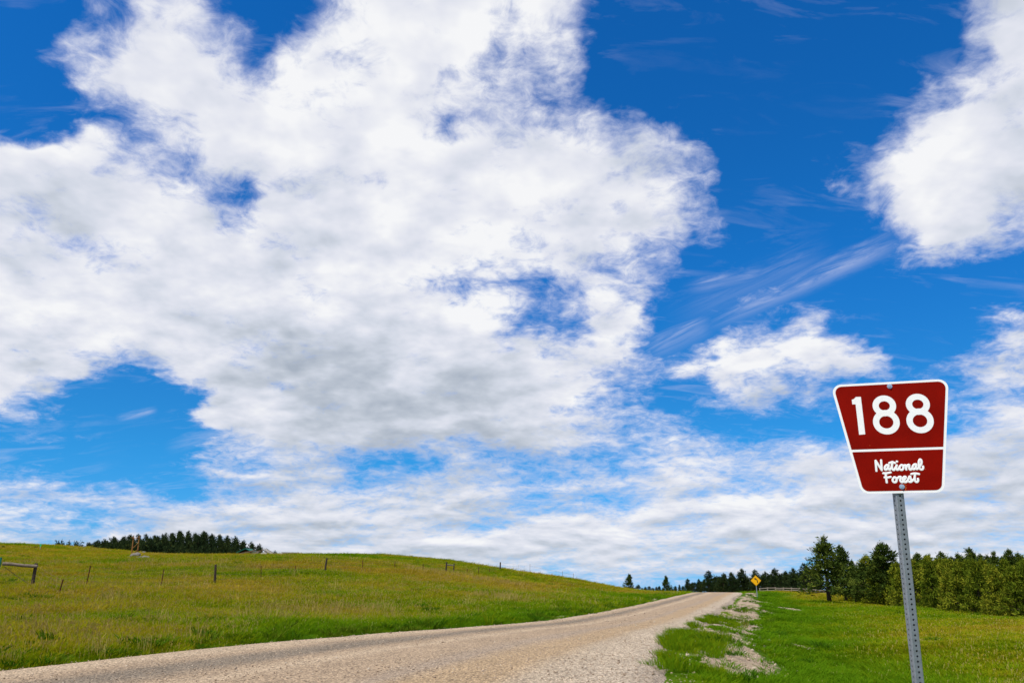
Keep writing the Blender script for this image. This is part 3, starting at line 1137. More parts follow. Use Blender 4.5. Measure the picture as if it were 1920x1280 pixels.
def make_pine(seed, needles, **kw):
    t, V, F, sp = pine_meshes(seed, **kw)
    tm = bpy.data.meshes.new('trunk')
    tm.from_pydata(t.v, [], t.f)
    tm.materials.append(BARK)
    tm.polygons.foreach_set('use_smooth', np.ones(len(tm.polygons), dtype=bool))
    cm = mesh_np('crown', V, F, [needles])
    at = cm.attributes.new('spray', 'FLOAT', 'POINT')
    at.data.foreach_set('value', sp.astype(np.float32))
    return tm, cm


def make_whole(seed, needles, **kw):
    """trunk and crown in one mesh, for trees a few pixels tall"""
    t, V, F, sp = pine_meshes(seed, **kw)
    tv = np.array(t.v)
    fs = [tuple(f) for f in t.f] + [tuple(len(tv) + f) for f in F]
    me = mesh_np('pine', np.concatenate([tv, V]), fs, [BARK, needles], midx=[0] * len(t.f) + [1] * len(F))
    at = me.attributes.new('spray', 'FLOAT', 'POINT')
    at.data.foreach_set('value', np.concatenate([np.zeros(len(tv)), sp]).astype(np.float32))
    return me


conic = lambda w, p=.8, b=.5: (lambda t: w * (min(1, b + t * 3.2) if t < .16 else 1) * (1 - t) ** p + .012)
bushy = lambda w: (lambda t: w * (1 - abs(t - .28) ** 1.7 * 1.65) * (1 if t < .8 else (1 - t) / .2 * .8 + .2) + .01)
PINES_TALL = [make_pine(100 + i, NEEDLE_DARK, prof=conic(.215 + .02 * i, 1.0, .8), n_whorl=19, per=6, clumps=2, spray=24, size=.066, base=.14, irregular=.42) for i in range(3)]
PINES_OLIVE = [make_pine(120 + i, NEEDLE_OLIVE, prof=conic(.30 + .03 * (i % 3), 1.05, .8), n_whorl=17, per=6, clumps=3, spray=22, size=.072, base=.03, irregular=.42) for i in range(5)]
PINES_BACK = [make_pine(140 + i, NEEDLE_DARK, prof=conic(.16 + .02 * i, 1.0), n_whorl=15, per=5, clumps=2, spray=20, size=.08, base=.16, irregular=.38) for i in range(4)]
PINES_FAR = [make_pine(160 + i, NEEDLE_FAR, prof=conic(.18 + .03 * (i % 3), .7), n_whorl=13, per=5, clumps=2, spray=14, size=.10, base=.10, irregular=.32) for i in range(5)]
PINES_HILL = [make_whole(180 + i, NEEDLE_FAR, prof=conic(.13 + .02 * (i % 3), .9), n_whorl=11, per=4, clumps=2, spray=8, size=.12, base=.12, irregular=.35) for i in range(5)]


def plant_pine(name, meshes, x, y, h, label, group=None, wide=1.0, cat='tree'):
    z = gz(x, y)
    o = empty(name, (x, y, z - .05), random.uniform(0, 6.28))
    o.scale = (h * wide, h * wide, h)
    obj('trunk', meshes[0], o)
    obj('crown', meshes[1], o)
    return tag(o, label, cat, group)


def at(u, D):
    """the spot D metres out on the bearing of picture column u near the skyline"""
    p = P(u, 1100, D)
    return p.x, p.y


def tree_at(meshes, u, D, vtop, label, group=None, wide=1.0, name='pine_tree'):
    x, y = at(u, D)
    h = P(u, vtop, D).z - gz(x, y)
    return plant_pine(name, meshes, x, y, max(h, .8), label, group, wide)


def plant_trees():
    # the lone pine in the meadow and its neighbours
    p = ground_at(1553, 1131)
    tree_at(PINES_TALL[1], 1553, p.y, 1006, 'tall dark lone pine with bare lower trunk standing in the meadow', wide=1.36)
    tree_at(PINES_TALL[0], 1584, p.y + 16, 1021, 'slimmer pine just behind the right side of the lone meadow pine', wide=1.0)
    tree_at(PINES_TALL[2], 1603, p.y + 26, 1049, 'small dark pine peeping out right of the two meadow pines')
    tree_at(PINES_TALL[2], 1180, 175, 1075, 'dark conical pine left of the road where the left slope ends', wide=1.05)
    tree_at(PINES_FAR[1], 1197, 172, 1095, 'low round pine tucked beside the conical pine at the slope end', wide=1.5)
    tree_at(PINES_TALL[0], 1250, 160, 1078, 'single dark pine standing left of the road crest', wide=1.0)
    tree_at(PINES_FAR[2], 1260, 156, 1104, 'tiny bushy pine at the foot of the single pine by the crest', wide=1.6)
    # treeline beyond the crest, the skyline trees from the road towards the meadow
    ordn = ['first', 'second', 'third', 'fourth', 'fifth', 'sixth', 'seventh', 'eighth', 'ninth', 'tenth', 'eleventh', 'twelfth', 'thirteenth', 'fourteenth']
    sky_l = [(1274, 1095), (1290, 1084), (1311, 1085), (1331, 1070), (1345, 1079), (1359, 1074), (1373, 1072), (1393, 1066), (1417, 1068), (1437, 1071), (1455, 1065), (1476, 1070), (1490, 1065), (1512, 1056)]
    for i, (u, v) in enumerate(sky_l):
        D = 262 - max(0, u - 1440) * .9 + random.uniform(-8, 8)
        tree_at(PINES_FAR[(i * 3) % 5], u, D, v, 'dark pine, %s tall crown from the left along the treeline beyond the crest' % ordn[i], 'pines along the treeline beyond the crest', wide=random.uniform(.95, 1.25))
    for i in range(46):
        u = 1262 + i * 6.1 + random.uniform(-3, 3)
        top = np.interp(u, [1262, 1300, 1340, 1400, 1460, 1540], [1101, 1092, 1083, 1078, 1077, 1070]) + random.uniform(-3, 6)
        D = np.interp(u, [1262, 1440, 1545], [270, 262, 180]) + random.uniform(-22, 6)
        tree_at(PINES_FAR[i % 5], u, D, top, 'dark pine filling the lower part of the treeline beyond the crest', 'filler pines in the far treeline', wide=random.uniform(1.1, 1.6))
    for i, u in enumerate([1204, 1210, 1217, 1224, 1231, 1236, 1243, 1258, 1266]):
        tree_at(PINES_FAR[i % 5], u, 330 + random.uniform(-20, 20), 1101 - (i % 3) * 1.6, 'distant small dark pine seen through the gap between the two single pines', 'tiny pines far off in the gap', wide=1.25)
    # the wood on the right: olive bushy pines in front along the meadow edge
    edge_u = [1585, 1640, 1700, 1760, 1840, 1920, 2000, 2090]
    edge_D = [104, 80, 67, 61, 55, 51, 50, 49]
    fr = [(1626, 1085, 'low olive pine at the left tip of the wood, bare dead twigs below'), (1662, 1017, 'big broad pine with dark ragged top just left of the signpost'),
          (1645, 1060, 'round olive pine in front left of the big broad pine'), (1690, 1062, 'olive pine partly hidden by the signpost'), (1719, 1066, 'olive bushy pine just right of the signpost at the meadow edge'),
          (1748, 1053, 'second olive bushy pine right of the signpost'), (1779, 1067, 'third olive bushy pine right of the signpost'), (1806, 1051, 'fourth olive bushy pine right of the signpost'),
          (1833, 1046, 'fifth olive pine right of the signpost, taller with a yellowish top'), (1868, 1062, 'sixth olive pine right of the signpost, reaching the grass'), (1898, 1060, 'olive pine next to the rightmost one at the meadow edge'),
          (1925, 1049, 'rightmost olive pine in view, cut by the picture edge'), (1962, 1050, None), (2010, 1048, None)]
    for i, (u, v, lab) in enumerate(fr):
        D = float(np.interp(u, edge_u, edge_D)) + (2.5 if i != 1 else 6)
        if lab is None:
            lab = 'olive pine beyond the right edge of the picture'
        ms = PINES_OLIVE[i % 5] if i != 1 else PINES_TALL[2]
        tree_at(ms, u, D, v, lab, 'olive pines along the meadow edge', wide=random.uniform(.85, 1.1) if i != 1 else 1.4)
    for i in range(24):
        u = 1630 + i * 15.5 + random.uniform(-6, 6)
        D = float(np.interp(u, edge_u, edge_D)) + 8 + random.uniform(0, 5)
        tree_at(PINES_OLIVE[(i * 2 + 1) % 5], u, D, 1050 + random.uniform(-13, 9), 'olive pine in the second row of the wood', 'second row pines of the wood', wide=random.uniform(.9, 1.1))
    back = [(1622, 1049), (1700, 1041), (1728, 1036), (1737, 1048), (1748, 1044), (1772, 1034), (1792, 1043), (1804, 1037), (1818, 1044), (1829, 1027), (1846, 1038), (1860, 1040), (1873, 1034), (1888, 1043), (1902, 1029), (1918, 1036), (1940, 1034), (1965, 1030)]
    for i, (u, v) in enumerate(back):
        D = 104 + random.uniform(-10, 22)
        lab = 'dark taller pine behind the olive wood, %s from the left along its skyline' % (ordn + ['fifteenth', 'sixteenth', 'seventeenth', 'eighteenth'])[i]
        special = {1829: 'tallest dark pointed pine behind the olive wood on the right', 1902: 'dark flat-topped pine behind the wood near the right edge', 1772: 'dark pointed pine behind the wood midway between signpost and picture edge'}
        tree_at(PINES_BACK[i % 4], u, D, v, special.get(u, lab), 'dark pines behind the olive wood', wide=random.uniform(.95, 1.3))
    for i in range(16):
        u = 1606 + i * 23 + random.uniform(-8, 8)
        tree_at(PINES_BACK[i % 4], u, 92 + random.uniform(-6, 12), 1056 + random.uniform(-6, 8), 'dark pine deep inside the wood', 'pines inside the wood', wide=random.uniform(1.2, 1.6))
    # the wooded hill far behind the left brow
    col_v = [(150, 1016), (165, 1018), (185, 1013), (205, 1006), (225, 1002), (245, 1003), (265, 1001), (285, 999), (310, 997), (335, 993), (355, 998), (375, 997), (395, 1000), (415, 1004), (440, 1009), (460, 1014), (480, 1020), (500, 1026), (512, 1029), (526, 1034)]
    col_v[0:2] = [(150, 1011.5), (168, 1012)]
    cu, cv = [c[0] for c in col_v], [c[1] for c in col_v]
    for i in range(240):
        u = 152 + (i * 0.6180339 % 1.0) * 372
        row = (i % 6) / 5.0
        D = 350 + row * 75 + random.uniform(-8, 8)
        lim = float(np.interp(u, cu, cv))
        x, y = at(u, D)
        h = random.uniform(7.0, 11.5)
        zt = P(u, lim + random.uniform(-4, 6) + (1 - row) * 10, D).z
        z = gz(x, y)
        if zt - z < 3.5:
            h = max(2.5, zt - z)
        else:
            h = min(zt - z, 15)
        o = obj('pine_tree', PINES_HILL[i % 5], None, (x, y, z - .2))
        o.rotation_euler = (0, 0, random.uniform(0, 6.28))
        wd = random.uniform(.85, 1.2) * min(1.0, 10.0 / h) * 1.1
        o.scale = (h * wd, h * wd, h)
        tag(o, 'dark pine among the dense stand on the wooded hill behind the left brow', 'tree', 'pines on the wooded hill')
    for i, (u, v) in enumerate([(94, 1015), (102, 1014.5), (117, 1017), (131, 1017.5), (139, 1016)]):
        o_x, o_y = at(u, 300)
        h = max(P(u, v, 300).z - gz(o_x, o_y), 2)
        o = obj('pine_tree', PINES_HILL[i % 5], None, (o_x, o_y, gz(o_x, o_y)))
        o.scale = (h * .8, h * .8, h)
        tag(o, 'tiny dark pine top peeping over the far left brow', 'tree', 'pine tops over the left brow')


plant_trees()


# ------------------------------------------------------------------ signs
def plain(name, col, rough=.6, metal=0.0, spec=.15, var=0.0, scale=12.0):
    m, k, b = material(name, rough, spec)
    b.inputs['Metallic'].default_value = metal
    if var:
        t = k.n.new('ShaderNodeTexCoord')
        n = k.noise(t.outputs['Object'], scale, 5, .65)
        f = k.mapr(n, .3, .7, 1 - var, 1 + var)
        k.l.new(k.v('SCALE', tuple(col), f), b.inputs['Base Color'])
    else:
        b.inputs['Base Color'].default_value = (*col, 1)
    return m


WHITE_SHEET = plain('white_sheeting', (.86, .86, .84), .5, var=.04, scale=60)
RED_SHEET = plain('brown_red_sheeting', (.205, .0036, .0006), .6, spec=.04, var=.22, scale=3.5)
GALV = plain('galvanised_steel', (.26, .285, .305), .55, metal=.55, spec=.4, var=.16, scale=40)
GALV_DARK = plain('steel_edge', (.14, .15, .16), .6, metal=.5, var=.1)
ZINC = plain('zinc_bolt', (.62, .66, .68), .32, metal=.85)
RUST = plain('rust_stain', (.42, .10, .02), .9, var=.3, scale=90)
YELLOW = plain('yellow_sheeting', (.80, .40, .004), .45, var=.06, scale=9)
BLACK = plain('black_ink', (.012, .012, .012), .5)


def round_poly(pts, rad, seg=7):
    out = []
    n = len(pts)
    for i in range(n):
        p, a, b = Vector(pts[i]).to_2d(), Vector(pts[i - 1]).to_2d(), Vector(pts[(i + 1) % n]).to_2d()
        r = rad[i] if isinstance(rad, (list, tuple)) else rad
        d1, d2 = (a - p).normalized(), (b - p).normalized()
        ang = d1.angle(d2)
        t = r / math.tan(ang / 2)
        c = p + (d1 + d2).normalized() * (r / math.sin(ang / 2))
        s, e = p + d1 * t - c, p + d2 * t - c
        a0, a1 = math.atan2(s.y, s.x), math.atan2(e.y, e.x)
        da = (a1 - a0 + math.pi) % (2 * math.pi) - math.pi
        out += [(c.x + r * math.cos(a0 + da * k / seg), c.y + r * math.sin(a0 + da * k / seg)) for k in range(seg + 1)]
    return out


def plate(name, poly, z0, z1, mat, parent):
    n = len(poly)
    V = [(x, y, z0) for x, y in poly] + [(x, y, z1) for x, y in poly]
    F = [tuple(range(n))[::-1], tuple(range(n, 2 * n))] + [(i, (i + 1) % n, n + (i + 1) % n, n + i) for i in range(n)]
    return obj(name, mesh_np(name, V, F, [mat]), parent)


def ring(name, c, ro, ri, z0, z1, mat, parent, n=48):
    V, F = [], []
    for i in range(n):
        a = 2 * math.pi * i / n
        ca, sa = math.cos(a), math.sin(a)
        for (rx, ry), z in ((ro, z0), (ro, z1), (ri, z1), (ri, z0)):
            V.append((c[0] + rx * ca, c[1] + ry * sa, z))
    for i in range(n):
        j = (i + 1) % n
        for q in range(3):
            F.append((i * 4 + q, j * 4 + q, j * 4 + q + 1, i * 4 + q + 1))
    return V, F


def perforated_tube(L, w, pitch=.0254, hole=.0056, wall=.0022):
    V, F = [], []
    ncell = int(L / pitch)
    h = w / 2 - .004
    for s in range(4):
        ca, sa = [(1, 0), (0, 1), (-1, 0), (0, -1)][s]
        for c in range(ncell):
            zc = -(c + .5) * pitch
            b = len(V)
            sq = [(h, 0), (h, pitch / 2), (0, pitch / 2), (-h, pitch / 2), (-h, 0), (-h, -pitch / 2), (0, -pitch / 2), (h, -pitch / 2)]
            for d, kk in ((w / 2, 0), (w / 2, 1), (w / 2 - wall, 1)):
                for i in range(8):
                    a = i * math.pi / 4
                    u, z = sq[i] if kk == 0 else (hole * math.cos(a), hole * math.sin(a))
                    V.append((u * ca - d * -sa * -1 if False else u * ca + d * sa, u * sa - d * ca, zc + z))
            for i in range(8):
                j = (i + 1) % 8
                F.append((b + i, b + j, b + 8 + j, b + 8 + i))
                F.append((b + 8 + i, b + 8 + j, b + 16 + j, b + 16 + i))
        # rounded corner strip to the next side
        ca2, sa2 = [(1, 0), (0, 1), (-1, 0), (0, -1)][(s + 1) % 4]
        b = len(V)
        p1 = (h * ca + w / 2 * sa, h * sa - w / 2 * ca)
        p2 = (-h * ca2 + w / 2 * sa2, -h * sa2 - w / 2 * ca2)
        pm = ((p1[0] + p2[0]) / 2 * 1.03, (p1[1] + p2[1]) / 2 * 1.03)
        for z in (0, -ncell * pitch):
            V += [(*p1, z), (*pm, z), (*p2, z)]
        F += [(b, b + 3, b + 4, b + 1), (b + 1, b + 4, b + 5, b + 2)]
    return V, F


TEXT_NATIONAL = [[(-.1156, -.1862), (-.1138, -.1304)], [(-.1138, -.1304), (-.0883, -.1833)], [(-.0883, -.1833), (-.0857, -.1285)],
    [(-.0517, -.1561), (-.0609, -.1558), (-.0704, -.1655), (-.0724, -.1764), (-.0689, -.1820), (-.0618, -.1785), (-.0537, -.1660), (-.0510, -.1570)],
    [(-.0510, -.1570), (-.0534, -.1715), (-.0511, -.1806), (-.0451, -.1790), (-.0382, -.1701), (-.0289, -.1394)],
    [(-.0289, -.1394), (-.0339, -.1539), (-.0351, -.1720), (-.0313, -.1830), (-.0254, -.1823), (-.0174, -.1707), (-.0101, -.1582)],
    [(-.0463, -.1453), (-.0307, -.1408), (-.0179, -.1461)], [(-.0101, -.1582), (-.0141, -.1708), (-.0121, -.1826), (-.0062, -.1819), (.0017, -.1712)], [(-.0083, -.1382), (-.0063, -.1383)],
    [(.0133, -.1571), (.0040, -.1659), (.0019, -.1767), (.0077, -.1841), (.0162, -.1825), (.0216, -.1718), (.0204, -.1609), (.0133, -.1571)], [(.0204, -.1609), (.0338, -.1595)],
    [(.0338, -.1595), (.0344, -.1830)], [(.0356, -.1722), (.0437, -.1598), (.0513, -.1582), (.0509, -.1690), (.0510, -.1817), (.0574, -.1836), (.0667, -.1749)],
    [(.0855, -.1556), (.0762, -.1571), (.0676, -.1677), (.0663, -.1785), (.0715, -.1831), (.0796, -.1771), (.0861, -.1646), (.0862, -.1565)],
    [(.0861, -.1574), (.0833, -.1736), (.0864, -.1826), (.0981, -.1740)],
    [(.0981, -.1740), (.1119, -.1545), (.1147, -.1384), (.1092, -.1301), (.1022, -.1398), (.0992, -.1578), (.0997, -.1740), (.1051, -.1841), (.1132, -.1843), (.1183, -.1763), (.1188, -.1683)]]
TEXT_FOREST = [[(-.0711, -.2019), (-.0710, -.2236), (-.0706, -.2498)], [(-.0826, -.1998), (-.0659, -.2002), (-.0453, -.1962)], [(-.0784, -.2225), (-.0617, -.2230), (-.0481, -.2206)],
    [(-.0291, -.2220), (-.0377, -.2317), (-.0397, -.2424), (-.0339, -.2498), (-.0246, -.2482), (-.0200, -.2375), (-.0221, -.2266), (-.0291, -.2220)], [(-.0221, -.2266), (-.0140, -.2286), (-.0066, -.2216)],
    [(-.0066, -.2216), (.0025, -.2219), (.0004, -.2326), (-.0023, -.2415), (.0019, -.2488), (.0085, -.2490), (.0198, -.2367)],
    [(.0200, -.2349), (.0277, -.2261), (.0233, -.2206), (.0153, -.2258), (.0122, -.2383), (.0167, -.2492), (.0266, -.2494), (.0358, -.2406)],
    [(.0358, -.2406), (.0474, -.2194), (.0502, -.2302), (.0523, -.2410), (.0487, -.2499), (.0415, -.2488)], [(.0487, -.2499), (.0586, -.2430), (.0707, -.2307)],
    [(.0764, -.2040), (.0720, -.2200), (.0699, -.2379), (.0734, -.2496), (.0806, -.2506), (.0856, -.2436), (.0859, -.2338)], [(.0562, -.2079), (.0747, -.2048), (.0939, -.2089)]]
NUM_ONE = [(-.2008, .2177), (-.1892, .2211), (-.1782, .2320), (-.1518, .2314), (-.1512, .0186), (-.1832, .0167), (-.1837, .1903), (-.2006, .1904)]


def pen_strokes(strokes, r, z, flat=.07):
    b = MB()
    for s in strokes:
        p = np.array(s, float)
        if len(p) > 2:
            p = smooth_line([tuple(q) for q in p], (len(p) - 1) * 5 + 1)
        elif len(p) == 2:
            p = np.array([p[0], (p[0] + p[1]) / 2, p[1]])
        t0, t1 = p[0] - p[1], p[-1] - p[-2]
        t0, t1 = t0 / (np.linalg.norm(t0) + 1e-9), t1 / (np.linalg.norm(t1) + 1e-9)
        pts = [p[0] + t0 * r * .85, p[0] + t0 * r * .6] + list(p) + [p[-1] + t1 * r * .6, p[-1] + t1 * r * .85]
        rad = [r * .5, r * .82] + [r] * len(p) + [r * .82, r * .5]
        b.tube([(q[0], q[1], z) for q in pts], rad, 8, flat=flat)
    return b


def route_sign():
    Rv, Uv = Vector((.95562444, -.29435763, -.01164092)), Vector((.01044815, -.00562444, .9999296))
    Nv = Rv.cross(Uv).normalized()
    Cc = Vector((2.11573651, 4.38064388, 2.16738431))
    base_z = gz(2.16, 4.42)
    root = empty('route_sign', (2.16, 4.42, base_z))
    tag(root, 'brown-red trapezoid road sign reading 188 National Forest on perforated steel post', 'road sign')
    M = Matrix((Rv, Uv, Nv)).transposed().to_4x4()
    M.translation = Cc
    inv = Matrix.Translation((-2.16, -4.42, -base_z))
    W, H, rat, zb = .61, .6168, .6716, -.0721
    hw = lambda y: W / 2 * (rat + (1 - rat) * (y + H / 2) / H)
    panel = plate('panel', round_poly([(-hw(-H / 2), -H / 2), (hw(-H / 2), -H / 2), (hw(H / 2), H / 2), (-hw(H / 2), H / 2)], .047, 9), -.0022, 0, WHITE_SHEET, root)
    panel.matrix_local = inv @ M
    bd, hb = .0125, .0068
    yt, y1, y2, yb = H / 2 - bd, zb + hb, zb - hb, -H / 2 + bd
    ins = bd * 1.06
    plate('red_field', round_poly([(-hw(y1) + ins, y1), (hw(y1) - ins, y1), (hw(yt) - ins, yt), (-hw(yt) + ins, yt)], [.003, .003, .036, .036]), .0001, .0005, RED_SHEET, panel)
    plate('red_field', round_poly([(-hw(yb) + ins, yb), (hw(yb) - ins, yb), (hw(y2) - ins, y2), (-hw(y2) + ins, y2)], [.036, .036, .003, .003]), .0001, .0005, RED_SHEET, panel)
    z0, z1 = .0006, .0010
    plate('numeral', NUM_ONE[::-1], z0, z1, WHITE_SHEET, panel)
    for cx in (-.0365, .1338):
        Va, Fa = ring('n', (cx, .1738), (.0602, .0592), (.0283, .0260), z0, z1, WHITE_SHEET, panel)
        Vb, Fb = ring('n', (cx, .0815), (.0680, .0686), (.0361, .0352), z0, z1 + .0002, WHITE_SHEET, panel)
        obj('numeral', mesh_np('numeral', Va + Vb, Fa + [tuple(i + len(Va) for i in f) for f in Fb], [WHITE_SHEET]), panel)
    pen_strokes(TEXT_NATIONAL, .0061, .0008).build('lettering', WHITE_SHEET, panel, smooth=True)
    pen_strokes(TEXT_FOREST, .0061, .0008).build('lettering', WHITE_SHEET, panel, smooth=True)
    pen_strokes([[(-.002, -.262), (.002, -.2575), (.006, -.256)], [(.010, -.2585), (.019, -.262), (.024, -.267)], [(.019, -.272), (.022, -.281), (.018, -.288), (.019, -.296)]], .0016, .0007).build('rust_stain', RUST, panel)
    pen_strokes([[(-.011, .283), (-.0105, .284)], [(.001, .2705), (.002, .270)], [(.128, -.182), (.1285, -.1825)], [(-.135, -.045), (-.1345, -.0455)]], .0016, .0007).build('rust_stain', RUST, panel)
    for bx, by in ((.0032, .2833), (.0016, -.2742)):
        b = MB()
        b.tube([(bx, by, .0004), (bx, by, .0030)], .0135, 20)
        b.tube([(bx, by, .0030), (bx, by, .0085)], [.0092, .0088], 6)
        b.tube([(bx, by, .0085), (bx, by, .0120)], [.0045, .0040], 10)
        bo = b.build('bolt', ZINC, root)
        bo.matrix_local = inv @ M
    # post: square perforated tube, leaning a touch
    top = Cc + Uv * .3005 + Rv * -.008
    d = Vector((-.024, .013, -1)).normalized()
    L = (top.z - base_z) + .25
    V, F = perforated_tube(L, .0445)
    post = obj('post', mesh_np('post', V, F, [GALV]), root)
    zq = -d
    yaw = R(0)
    xq = Vector((math.cos(yaw), -math.sin(yaw), 0))
    xq = (xq - zq * xq.dot(zq)).normalized()
    yq = zq.cross(xq)
    Q = Matrix((xq, yq, zq)).transposed().to_4x4()
    Q.translation = top - Nv * .0310
    post.matrix_local = inv @ Q
    capb = MB()
    capb.box((0, 0, .0016), (.040, .040, .003))
    return root


route_sign()


def curve_sign():
    p = ground_at(1420, 1121.5)
    top = P(1419.5, 1077.5, p.y)
    root = empty('curve_warning_sign', (p.x, p.y, p.z), R(-10))
    tag(root, 'small yellow diamond road sign with black left curve arrow on a thin steel post', 'road sign')
    half = .54
    cz = top.z - p.z - half
    dia = plate('panel', round_poly([(0, -half), (half, 0), (0, half), (-half, 0)], .04, 4), -.003, 0, YELLOW, root)
    T = Matrix.Translation((0, -.045, cz)) @ Matrix.Rotation(math.pi / 2, 4, 'X')
    dia.matrix_local = T
    o, i = round_poly([(0, -half + .022), (half - .022, 0), (0, half - .022), (-half + .022, 0)], .035, 4), round_poly([(0, -half + .045), (half - .045, 0), (0, half - .045), (-half + .045, 0)], .03, 4)
    n = len(o)
    V = [(x, y, .0015) for x, y in o] + [(x, y, .0015) for x, y in i]
    obj('border', mesh_np('border', V, [(a, (a + 1) % n, n + (a + 1) % n, n + a) for a in range(n)], [BLACK]), dia)
    path = smooth_line([(.155, -.23), (.150, -.06), (.11, .05), (.04, .125), (-.02, .17)], 20)
    tg = np.gradient(path, axis=0)
    tg /= np.linalg.norm(tg, axis=1)[:, None]
    nn = np.stack([-tg[:, 1], tg[:, 0]], 1) * .038
    Va = [(*q, .002) for q in path + nn] + [(*q, .002) for q in path - nn]
    Fa = [(k, k + 1, 20 + k + 1, 20 + k) for k in range(19)]
    b = len(Va)
    Va += [(.055, .245, .0022), (-.175, .225, .0022), (-.06, .055, .0022)]
    Fa.append((b, b + 1, b + 2))
    obj('arrow', mesh_np('arrow', Va, Fa, [BLACK]), dia)
    mb = MB()
    mb.box((0, 0, (cz + .25) / 2 - .15), (.075, .05, cz + .25 + .3))
    mb.build('post', GALV, root)


curve_sign()

# ------------------------------------------------------------------ fences
OLD_WOOD = plain('weathered_wood', (.17, .135, .10), .9, spec=.1, var=.45, scale=14)
DARK_WOOD = plain('dark_post_wood', (.060, .045, .033), .95, spec=.1, var=.4, scale=16)
RUSTY = plain('rusty_steel', (.13, .045, .022), .8, metal=.2, var=.35, scale=25)
WIRE = plain('old_wire', (.10, .075, .06), .7, metal=.4)
TEAL = plain('teal_paint', (.010, .17, .125), .5, var=.15)
PALE_WOOD = plain('silvered_wood', (.27, .225, .18), .9, spec=.1, var=.25, scale=6)


def post_mesh(mb, base, top, r, n=8, sink=.25, taper=.92):
    base, top = Vector(base), Vector(top)
    d = (top - base).normalized()
    mb.tube([base - d * sink, base, base + (top - base) * .5 + Vector((random.gauss(0, r * .12), 0, 0)), top - d * r * .2, top], [r * 1.03, r * 1.03, r, r * taper, r * taper * .8], n)


